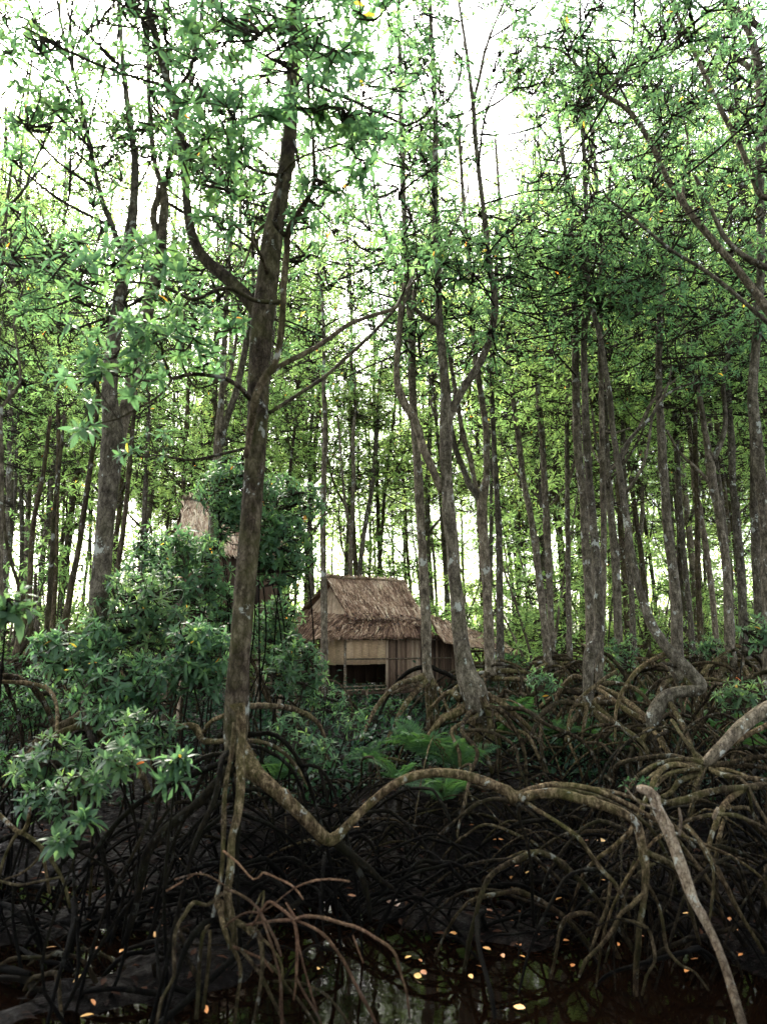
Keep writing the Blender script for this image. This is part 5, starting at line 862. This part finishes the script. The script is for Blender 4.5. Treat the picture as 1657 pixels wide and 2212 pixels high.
for q in [(915, 1590, 7.2, 11, .55, F_ + 'tall and feathery in front of the slim tree roots'), (985, 1600, 7.0, 9, .45, F_ + 'with twisted pale fronds left of the burled roots'), (960, 1650, 6.4, 8, .42, F_ + 'low with broad fronds above the big arching root'), (860, 1640, 6.8, 8, .40, F_ + 'drooping at the left of the fern clump'), (1105, 1515, 8.6, 12, .6, F_ + 'wide arching, right of the burled tree'), (1080, 1500, 8.8, 7, .45, F_ + 'behind the wide arching one'), (1215, 1500, 10, 8, .5, F_ + 'half seen left of the crooked-kneed tree'), (1190, 1545, 8.4, 6, .4, F_ + 'bluish, in front of the crooked-kneed tree roots'), (610, 1545, 6.9, 8, .4, F_ + 'right of the front trunk behind the arched root'), (655, 1560, 7.1, 6, .36, F_ + 'half hidden below the hut stilts'),
          (1555, 1440, 10.2, 9, .85, F_ + 'large, palm-like, right of the sturdy upright mangrove'), (1500, 1430, 12.5, 9, .8, F_ + 'large and dim, behind the serpentine tree'), (1350, 1400, 14, 9, .8, F_ + 'distant between the trunks'), (990, 1530, 8.2, 6, .35, F_ + 'short, just left of the burl'), (800, 1590, 7.6, 6, .35, F_ + 'small, below the left root arch of the slim tree')]:
    fern(*q)
def lowshrub(px, py, rx, ry, D, n, size, label):
    sapling(px, py, rx, ry, D, n, size, label, name='low_shrub', k=5, hi=False, wide=.55, stems=5, ups=1.2, mat=M_fern)
lowshrub(1230, 1575, 80, 36, 10.6, 170, .08, 'dark bushy ground shrub in front of the crooked-kneed tree roots')
lowshrub(1310, 1605, 64, 30, 9.6, 120, .07, 'dark small-leaved shrub left of the sloping stem')
lowshrub(1160, 1610, 60, 26, 9.8, 90, .065, 'sparse small-leaved shrub right of the burled roots')
lowshrub(60, 1450, 120, 40, 9.5, 260, .06, 'bluish fine-leaved shrub in the shade at the left edge')
lowshrub(30, 1540, 110, 60, 8.0, 260, .055, 'dense fine-leaved shrub above the left arching roots')
lowshrub(50, 1660, 90, 50, 6.4, 130, .05, 'small trailing plants under the left arching roots')
lowshrub(1380, 1690, 40, 24, 5.9, 16, .05, 'few pale leaves below the fan of arching roots')
lowshrub(1100, 1440, 50, 30, 13, 60, .09, 'shrub in the shade under the lean-to roof end')
lowshrub(800, 1530, 110, 30, 13, 90, .09, 'dark weeds under the plank hut')

# ------------------------------------------------------------------ tangles of old stilt roots on the mud
def tangle(px, D, rx, ry, n, label, h=(.15, .6), rr=(.004, .019), mat=None, ln=(.5, 1.6)):
    c = at(px, 1700, D); b = np.array([c[0], c[1], float(ground_z(c[0], c[1]))]); o = empty('stilt_root_tangle', b, label, 'roots')
    for i in range(n):
        p = b[:2] + RNG.uniform(-1, 1, 2) * [rx, ry]; a = RNG.normal(0, .5) + (0 if RNG.random() < .5 else math.pi) if RNG.random() < .7 else RNG.uniform(0, 6.28)
        l = RNG.uniform(*ln); q = p + np.array([math.cos(a), math.sin(a)]) * l; hh = RNG.uniform(*h) * (.5 + l * .5)
        z0_, z1_ = float(ground_z(*p)) - .06, float(ground_z(*q)) - .06; pk = RNG.uniform(.3, .7); nb = nrm(np.array([-(q - p)[1], (q - p)[0]])) * RNG.normal(0, .12 * l)
        t = np.array([0, pk * .35, pk * .75, pk, pk + (1 - pk) * .4, pk + (1 - pk) * .75, 1]); zz = np.array([0, .62, .95, 1.0, .85, .5, 0]) * hh
        P = [[p[0] + (q - p)[0] * k + nb[0] * math.sin(k * 3.14) + RNG.normal(0, .02), p[1] + (q - p)[1] * k + nb[1] * math.sin(k * 3.14) + RNG.normal(0, .02), z0_ + (z1_ - z0_) * k + z + RNG.normal(0, .015)] for k, z in zip(t, zz)]
        r = RNG.uniform(*rr); ac = Acc(); tube(ac, P, r * np.array([1.25, .8, 1.0, 1.05, .85, .7, .5]) * RNG.uniform(.85, 1.15, 7), 7, .07, .17, .7); ac.build('root', mat or (M_root if RNG.random() < .2 else M_root_mid if RNG.random() < .65 else M_root_dk), o, off=b)
K_ = 'tangle of thin arching stilt roots '
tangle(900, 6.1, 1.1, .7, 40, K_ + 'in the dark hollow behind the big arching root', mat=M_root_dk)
tangle(1250, 6.7, 1.0, .7, 40, K_ + 'between the arching root and the dark ground shrub')
tangle(1480, 5.5, .7, .5, 30, K_ + 'around the foot of the broken grey stem', h=(.2, .8), ln=(.5, 1.4))
tangle(1620, 5.6, .6, .7, 34, K_ + 'at the right edge behind the broken grey stem', h=(.3, .9), ln=(.6, 1.6))
tangle(1180, 8.0, 1.2, .8, 36, K_ + 'right of the burled tree behind the ferns')
tangle(1500, 8.0, 1.4, 1.0, 60, K_ + 'below the serpentine leaning mangrove', h=(.3, .9), ln=(.8, 2.2))
tangle(1400, 10.5, 2.0, 1.2, 60, K_ + 'far back among the straight right-hand trunks', h=(.3, .9), ln=(.8, 2.2), rr=(.014, .03))
tangle(740, 7.4, 1.0, .7, 46, K_ + 'behind the dip of the big root')
tangle(330, 4.9, .8, .35, 18, K_ + 'low over the left mud bank', h=(.1, .35), ln=(.3, .9))
tangle(60, 5.6, .6, .5, 22, K_ + 'on the mud at the left edge', h=(.15, .7), mat=M_root_dk)
tangle(650, 6.6, .9, .8, 35, K_ + 'right behind the front trunk base', mat=M_root_dk)
tangle(330, 6.0, .8, .6, 26, K_ + 'under the shrubs left of the front trunk', mat=M_root_dk)
tangle(760, 9.8, 1.4, .8, 30, K_ + 'in front of the plank hut stilts', rr=(.012, .026))
tangle(1000, 5.8, .8, .25, 18, K_ + 'low at the back rim of the pool', h=(.1, .4), mat=M_root_dk)
# left side forked root
b = at(90, 1850, 4.6); b[2] = float(ground_z(b[0], b[1])); o = empty('stilt_root_tangle', b, 'pale forked root with broken tips standing by itself at the left edge', 'roots')
for p in [[(-20, 1740, 4.7, 8), (10, 1770, 4.65, 8), (38, 1795, 4.6, 10), (50, 1798, 4.6, 10), (60, 1780, 4.55, 9), (66, 1745, 4.5, 6)], [(45, 1797, 4.6, 9), (70, 1812, 4.6, 9), (95, 1835, 4.6, 9), (120, 1870, 4.6, 8), (140, 1910, 4.6, 7), (152, 1960, 4.6, 6)], [(40, 1797, 4.6, 8), (20, 1830, 4.6, 7), (5, 1870, 4.6, 6), (-5, 1920, 4.6, 5)], [(95, 1838, 4.6, 5), (72, 1868, 4.6, 5), (40, 1890, 4.6, 5), (10, 1900, 4.6, 4)], [(92, 1835, 4.6, 7), (100, 1880, 4.6, 7), (108, 1930, 4.6, 6)], [(-10, 1900, 4.5, 5), (40, 1912, 4.5, 6), (80, 1905, 4.5, 5), (130, 1895, 4.5, 4)]]:
    P, r = P3(p); ac = Acc(); tube(ac, P, r, 9, .05, .12, .2); ac.build('root', M_root, o, off=b)

# ------------------------------------------------------------------ dead wood
def stem(name, pts, mat, label, cat, sides=16, knobs=.2, flat=True, subs=()):
    P, r = P3(pts); a = Acc(); b = P[-1]; Q, q = tube(a, P, r, sides, .04, .08, knobs, flat_end=flat); o = a.build(name, mat, None, off=b); o.location = tuple(b)
    tag(o, label, cat); 
    for s in subs: P, r = P3(s); a = Acc(); tube(a, P, r, 8, .04, .1); a.build('stub', mat, o, off=b)
    return o
stem('broken_stem', [(1374, 1702, 4.66, 9), (1385, 1704, 4.65, 19), (1400, 1710, 4.62, 22), (1412, 1725, 4.6, 21), (1418, 1745, 4.58, 24), (1435, 1778, 4.54, 26), (1450, 1815, 4.5, 25), (1463, 1850, 4.46, 25), (1478, 1890, 4.42, 24), (1490, 1925, 4.38, 22), (1500, 1950, 4.35, 20), (1520, 1985, 4.3, 19), (1545, 2035, 4.22, 18), (1562, 2080, 4.15, 17), (1578, 2130, 4.08, 18), (1592, 2175, 4.0, 19), (1606, 2225, 3.93, 19), (1625, 2290, 3.85, 19)], M_dead,
     'pale lichen-spotted broken stem slanting down through the roots at the lower right', 'dead stem',
     subs=[[(1440, 1800, 4.52, 14), (1432, 1760, 4.5, 8), (1428, 1750, 4.48, 5)], [(1466, 1805, 4.5, 7), (1470, 1770, 4.5, 7), (1466, 1745, 4.5, 5)], [(1430, 1765, 4.55, 8), (1405, 1742, 4.55, 6), (1380, 1735, 4.55, 4), (1350, 1700, 4.6, 3)]])
stem('driftwood_pole', [(655, 1940, 4.9, 11), (600, 1985, 4.75, 13), (540, 2040, 4.6, 14), (460, 2110, 4.4, 15), (390, 2175, 4.2, 16), (320, 2235, 4.0, 17)], M_root_dk, 'straight grey pole leaning in the mud under the front trunk roots', 'pole', knobs=0)
stem('driftwood_branch', [(1040, 2040, 5.0, 3), (1065, 2022, 5.05, 5), (1110, 2018, 5.1, 5), (1180, 2010, 5.2, 4), (1260, 2008, 5.3, 3)], M_root_dk, 'thin dark branch lying along the rim of the pool', 'branch', 7)
stem('driftwood_branch', [(0, 2090, 4.9, 16), (30, 2096, 4.85, 17), (65, 2105, 4.8, 9)], M_root_dk, 'short mossy log end on the mud at the left edge', 'log', 12)
stem('driftwood_branch', [(1240, 2025, 4.6, 2.5), (1330, 1985, 4.4, 3), (1385, 2005, 4.3, 3), (1420, 2012, 4.3, 2)], M_root_dk, 'slender bent twig caught across the thin roots above the pool', 'branch', 6)
# a cut stub standing on the sloping stem's roots
a = Acc(); P, r = P3([(1541, 1768, 4.9, 9), (1545, 1755, 4.88, 9), (1550, 1745, 4.86, 6)]); tube(a, P, r, 8, .03, .1, flat_end=True); o = a.build('snapped_root', M_dead, None, off=P[0]); o.location = tuple(P[0]); tag(o, 'orange splintered root end sticking up near the right edge', 'root')

# ------------------------------------------------------------------ fallen leaves
def gpix(px, py):
    """where the line of sight through a spot of the picture meets the ground"""
    d = np.array([(px - CX) / FPX, 0, 0]) + _u * (-(py - CY) / FPX) + _f
    t = 3.0
    for _ in range(60):
        p = np.array([0, 0, CAMZ]) + d * t; g = max(float(ground_z(p[0], p[1])), 0.0); t += (p[2] - g) / abs(d[2]) * .7
    return np.array([0, 0, CAMZ]) + d * t
def fallen(p, size, tint, label, group, tilt=.15, yaw=None, wide=.4):
    a = Acc(); yaw = RNG.uniform(0, 6.28) if yaw is None else yaw; el_ = RNG.normal(0, tilt)
    D = np.array([[math.cos(yaw) * math.cos(el_), math.sin(yaw) * math.cos(el_), math.sin(el_)]])
    leaves(a, np.zeros((1, 3)) - D * size / 2, D, np.array([size]), np.array([size * wide]), hi=True, tint=np.array([tint]), droop=RNG.uniform(-.1, .2))
    o = a.build('fallen_leaf', M_dry, None); o.location = tuple(p); tag(o, label, 'leaf', group); return o
FW = ('orange fallen leaf floating on the dark water', 'leaves floating on the pool'); FM = ('orange-brown fallen leaf on the wet black mud', 'fallen leaves scattered on the mud')
floating = [(692, 2095, .12, .95), (903, 2113, .11, .9), (882, 2072, .10, .92), (1017, 2113, .09, .88), (1122, 2182, .12, .85), (1051, 2053, .11, .8), (1086, 2068, .09, .6), (1120, 2040, .10, .62), (1222, 2035, .09, .6), (1035, 2092, .09, .68), (915, 2105, .11, .5), (1237, 2090, .09, .55), (640, 1968, .07, .85), (1128, 2070, .07, .75), (908, 2079, .07, .5)]
for px, py, s, t in floating:
    p = gpix(px, py); p[2] = .012; fallen(p, s * .6, t * .9, *FW, tilt=.02, wide=.55)
mud = [(333, 2028, .13, .85), (105, 2060, .13, .8), (135, 2068, .11, .45), (172, 2125, .12, .92), (190, 1908, .06, .7), (206, 1968, .09, .75), (228, 1980, .06, .6), (188, 2208, .09, .85), (407, 1828, .07, .7), (452, 1818, .06, .6), (1297, 1823, .13, .97), (1264, 1790, .12, .85), (1076, 1822, .13, .65), (1083, 1805, .08, .9), (1139, 1894, .09, .85), (1302, 1912, .11, .7), (1208, 1950, .11, .75), (1175, 1956, .10, .5), (1158, 2027, .12, .5), (1483, 1984, .09, .85), (1575, 1998, .11, .55), (1484, 2110, .10, .7), (978, 2028, .11, .75),
       (1150, 1735, .08, .7), (1188, 1763, .08, .75), (1212, 1765, .07, .7), (1252, 1660, .08, .65), (1635, 1667, .09, .65), (1298, 1808, .09, .5), (1088, 1873, .09, .8), (1150, 1870, .06, .75), (748, 1880, .10, .85), (760, 1890, .10, .7), (770, 1795, .09, .8), (620, 1885, .08, .5), (732, 1950, .10, .6), (760, 1945, .09, .45), (1020, 1790, .08, .5), (1140, 1930, .09, .45), (1103, 1905, .08, .7), (1270, 1965, .10, .5), (1225, 1920, .07, .6), (1340, 1930, .06, .7), (1060, 1995, .10, .45), (1100, 2000, .10, .5), (1200, 1990, .10, .42), (1250, 1975, .09, .48), (1500, 2085, .07, .6), (1600, 2075, .07, .6), (1430, 1983, .08, .75), (1645, 1872, .08, .7)]
for _ in range(30): mud.append((RNG.uniform(20, 480) if _ < 20 else RNG.uniform(980, 1640), RNG.uniform(1850, 2200) if _ < 20 else RNG.uniform(1740, 2060), RNG.uniform(.05, .09), RNG.uniform(.25, .85)))
for px, py, s, t in mud:
    p = gpix(px, py); p[2] = max(float(ground_z(p[0], p[1])), 0) + .035; fallen(p, s * .8, t * .92, *FM)
_p = gpix(850, 1968); _p[2] += .05
o = fallen(_p, .13, .02, 'large grey heart-shaped leaf lying by the back of the pool', None, wide=.9)
# dark rotting litter pressed in the mud, too many to count
n = 9000; P = np.stack([RNG.uniform(-4, 4.5, n), RNG.uniform(3.6, 13, n) , np.zeros(n)], 1); P[:, 2] = ground_z(P[:, 0], P[:, 1]) + .02 + np.array([noise.noise(Vector((x * 1.9, y * 1.9, 0))) * .05 for x, y in P[:, :2]])
P = P[P[:, 2] > .015]; n = len(P); a = Acc()
leaves(a, P, nrm(RNG.normal(0, 1, (n, 3)) * [1, 1, .18]), RNG.uniform(.05, .11, n), RNG.uniform(.02, .04, n), tint=RNG.beta(1.3, 2.4, n), droop=.15)
o = a.build('leaf_litter', M_litter, None, smooth=False); tag(o, 'dark rotting leaf litter covering the mud', 'leaf litter', kind='stuff')

# ------------------------------------------------------------------ the stand behind: a few grown trees, copied
def proto(name, H, r0, nb, z0, per, npads, seed, size=.15, k=7, rad=(.5, 1.0), nroots=6, out=(.3, 1.8), lean=.4, label='', group=''):
    global RNG; keep = RNG; RNG = np.random.default_rng(seed)
    T = Tree(name, (0, 0, 0), label, group=group, bark=M_bark if seed % 2 else M_bark_dark)
    zb = RNG.uniform(.7, 1.2); n = 9; off = np.cumsum(RNG.normal(0, .05, (n, 2)), 0) + RNG.uniform(-lean, lean, 2) * np.linspace(0, 1, n)[:, None] ** 1.3 * 1.2
    P = np.array([[off[i, 0], off[i, 1], zb + (H - zb) * i / (n - 1)] for i in range(n)]); P = np.vstack([[P[0, 0], P[0, 1], .25], P]); r = np.concatenate([[r0 * .7], r0 * np.linspace(1.1, .3, n)])
    T.wlimb(P, r, 'trunk', 9, .3, .07, .25)
    for i in range(nb):
        f = RNG.uniform(.28, .8); st = np.array([np.interp(f * (n), np.arange(n + 1), P[:, j]) for j in range(3)]); a = RNG.uniform(0, 6.28); L_ = RNG.uniform(1.5, 4.0) * (1.1 - f * .5)
        B = [st, st + [math.cos(a) * L_ * .22, math.sin(a) * L_ * .22, L_ * .25], st + [math.cos(a) * L_ * .36, math.sin(a) * L_ * .36, L_ * .7], st + [math.cos(a) * L_ * .42, math.sin(a) * L_ * .42, L_ * 1.15]]
        rb = r0 * RNG.uniform(.35, .6) * (1.1 - f * .5); T.wlimb(B, [rb, rb * .8, rb * .6, rb * .3], 'branch', 7, .3, .06, .2)
    for i in range(nroots):
        a = i * 6.28 / nroots + RNG.normal(0, .2); R1, q = arch(P[1] + [0, 0, RNG.uniform(-.1, .4)], a, RNG.uniform(.6, 1.8), .12, .0, .035, .018); T.root(R1, q, sides=5, step=.25)
    T.canopy(npads, z0, size, rad, out, per, k, gap=False)
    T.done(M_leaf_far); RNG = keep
    return T.o
def copy_tree(o, loc, rz, sc, label, group):
    c = o.copy(); COL.objects.link(c); c.location = loc; c.rotation_euler = (0, 0, rz); c.scale = (sc, sc, sc); c['label'] = label; c['group'] = group
    for ch in o.children:
        d = ch.copy(); COL.objects.link(d); d.parent = c
    return c
protos = [proto('mangrove_tree', 14 + (i % 3) * 1.2, .058 + .012 * (i % 3), 4 + i % 3, 4.2 + (i % 4) * 1.0, 9, 68, 100 + i, lean=.7, size=.14, k=8) for i in range(7)]
slots = []
rs = random.Random(5)
ZONES = [(-999, 'at the far left edge, outside the bent dark mangrove'), (60, 'between the far left edge and the stout twin-stemmed trunk'), (240, 'in the gap just right of the stout twin-stemmed trunk'), (370, 'behind the raised hut roof'), (510, 'just right of the thick front trunk'), (620, 'above the left end of the plank hut roof'), (740, 'above the plank hut ridge'), (880, 'around the slim tree in front of the hut wall'), (990, 'between the burled tree and the warm-lit forked trunk'), (1080, 'above the end of the lean-to roof'), (1200, 'just left of the crooked-kneed tree'), (1300, 'between the crooked-kneed and the serpentine tree'), (1430, 'right of the sturdy upright mangrove'), (1540, 'around the wide Y-forked mangrove'), (1630, 'at the right edge of the grove')]
def where(px): return [z for p, z in ZONES if px >= p][-1]
def zone(px, D):
    if D < 0: return 'unseen tall mangrove added round the viewer to shade the near pool', 'unseen shade trees added round the viewer'
    w = where(px); k = 'slender dark mangrove, nearer of those ' if D < 24 else 'thin grey mangrove standing midway back ' if D < 38 else 'faint far-off pole-thin mangrove '
    return k + w, k.split(',')[0].strip() + ' ' + w
tries = 0
while len(slots) < 190 and tries < 20000:
    tries += 1
    px = rs.uniform(-150, 1810); D = 13 + 47 * rs.random() ** .9
    x = (px - CX) / FPX * D * 1.0
    if 590 < px < 1160 and D < 24.5: continue
    if 340 < px < 680 and D < 18.5: continue
    if (20 < px < 190 or 285 < px < 365 or 1010 < px < 1080) and D < 36 and rs.random() < .6: continue
    if any((x - a) ** 2 + (D - b) ** 2 < (1.1 + D * .012) ** 2 for a, b, _ in slots): continue
    if rs.random() > (1.0 if px > 1000 else .65 if px > 640 else .75): continue
    if 830 < px < 900 and D < 34: continue
    slots.append((x, D, px))
for _k in range(8):
    px = rs.uniform(-60, 1100); D = rs.uniform(24, 34); slots.append(((px - CX) / FPX * D, D, px))
for x, y in [(-3.6, -2.0), (3.2, -2.6), (-0.5, -4.4), (-5.6, 1.2), (5.6, 1.6), (-7.0, 8), (-7, -4), (6.6, -5), (1.8, -7), (-3.2, -7.5), (-9, 3), (9, -1), (-6, -10), (0, -11), (5, -10), (9.5, -8), (-10, -8), (8.5, 4.5)]: slots.append((x, y, -1))  # trees out of view, added to keep sky light off the clearing
used = [0] * 7
for i, (x, y, px) in enumerate(slots):
    k = rs.randrange(7); gz = float(ground_z(x, y)); lab, grp = zone(px, y if px != -1 else -1); 
    loc = (x, y, gz - .05); rz = rs.uniform(0, 6.28); sc = rs.uniform(.9, 1.1) * (1 + .42 * min(1, max(0, (y - 15) / 15)))
    if not used[k]:
        o = protos[k]; o.location = loc; o.rotation_euler = (0, 0, rz); o.scale = (sc,) * 3; o['label'] = lab; o['group'] = grp; used[k] = 1
    else: copy_tree(protos[k], loc, rz, sc, lab, grp)
# bright understorey bushes between the far trunks
def bush(seed):
    global RNG; keep = RNG; RNG = np.random.default_rng(seed)
    T = Tree('understorey_bush', (0, 0, 0), 'x', 'bush'); 
    for j in range(4):
        a = RNG.uniform(0, 6.28); h = RNG.uniform(1.6, 3.6); T.wlimb([[0, 0, 0], [math.cos(a) * .3, math.sin(a) * .3, h * .5], [math.cos(a) * .7, math.sin(a) * .7, h]], [.025, .02, .012], 'stem', 5, .3)
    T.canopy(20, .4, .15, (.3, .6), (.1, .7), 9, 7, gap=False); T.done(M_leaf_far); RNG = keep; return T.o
bp = [bush(300 + i) for i in range(4)]; ub = [0] * 4
for i in range(135):
    px = rs.uniform(-60, 1720); D = rs.uniform(17, 46)
    if 600 < px < 1150 and D < 25: D += 12
    x = (px - CX) / FPX * D; k = rs.randrange(4); sc = rs.uniform(.8, 1.6); loc = (x, D, float(ground_z(x, D)) - .05)
    lab = ('leafy ' + ('nearer' if D < 30 else 'distant') + ' understorey bush ' + where(px), 'understorey bushes ' + where(px))
    if not ub[k]: o = bp[k]; o.location = loc; o.scale = (sc,) * 3; o['label'], o['group'] = lab; ub[k] = 1
    else: copy_tree(bp[k], loc, rs.uniform(0, 6.28), sc, *lab)
for k in range(4):
    if not ub[k]: o = bp[k]; o.location = (3 + k, 30, .2); o['label'] = 'spare leafy bush at the back of the grove'; o['group'] = 'bushes at the back'
# the far wood, one mass
# ground plants between the trees, too many to count
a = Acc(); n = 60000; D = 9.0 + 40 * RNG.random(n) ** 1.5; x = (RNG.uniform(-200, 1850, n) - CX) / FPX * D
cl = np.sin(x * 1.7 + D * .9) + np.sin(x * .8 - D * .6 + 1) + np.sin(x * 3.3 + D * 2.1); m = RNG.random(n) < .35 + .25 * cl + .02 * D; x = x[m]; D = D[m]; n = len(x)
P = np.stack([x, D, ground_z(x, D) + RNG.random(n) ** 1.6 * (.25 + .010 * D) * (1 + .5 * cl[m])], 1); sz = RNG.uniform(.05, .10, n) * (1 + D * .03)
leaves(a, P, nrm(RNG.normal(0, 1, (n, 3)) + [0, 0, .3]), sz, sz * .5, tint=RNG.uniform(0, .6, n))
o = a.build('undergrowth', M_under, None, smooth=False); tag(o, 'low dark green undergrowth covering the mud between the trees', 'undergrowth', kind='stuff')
# the far wood, one mass
a = Acc(); n = 120000
th = RNG.uniform(-.60, .60, n); D = RNG.uniform(58, 92, n); x = np.tan(th) * D; cl = np.sin(x * .45 + D * .3) + np.sin(x * .21 - D * .17 + 2) + np.sin(x * 1.1 + 1)
z = .3 + 19 * RNG.beta(1.0, 1.5, n); m = RNG.random(n) < .58 + .24 * cl + .15 * np.sin(z * 1.3 + x * .6)
P = np.stack([x, D, z], 1)[m]; P = P[RNG.random(len(P)) < gapkeep(P)]
leaves(a, P, nrm(RNG.normal(0, 1, P.shape)), RNG.uniform(.3, .55, len(P)), RNG.uniform(.14, .26, len(P)), tint=RNG.uniform(.1, .9, len(P)))
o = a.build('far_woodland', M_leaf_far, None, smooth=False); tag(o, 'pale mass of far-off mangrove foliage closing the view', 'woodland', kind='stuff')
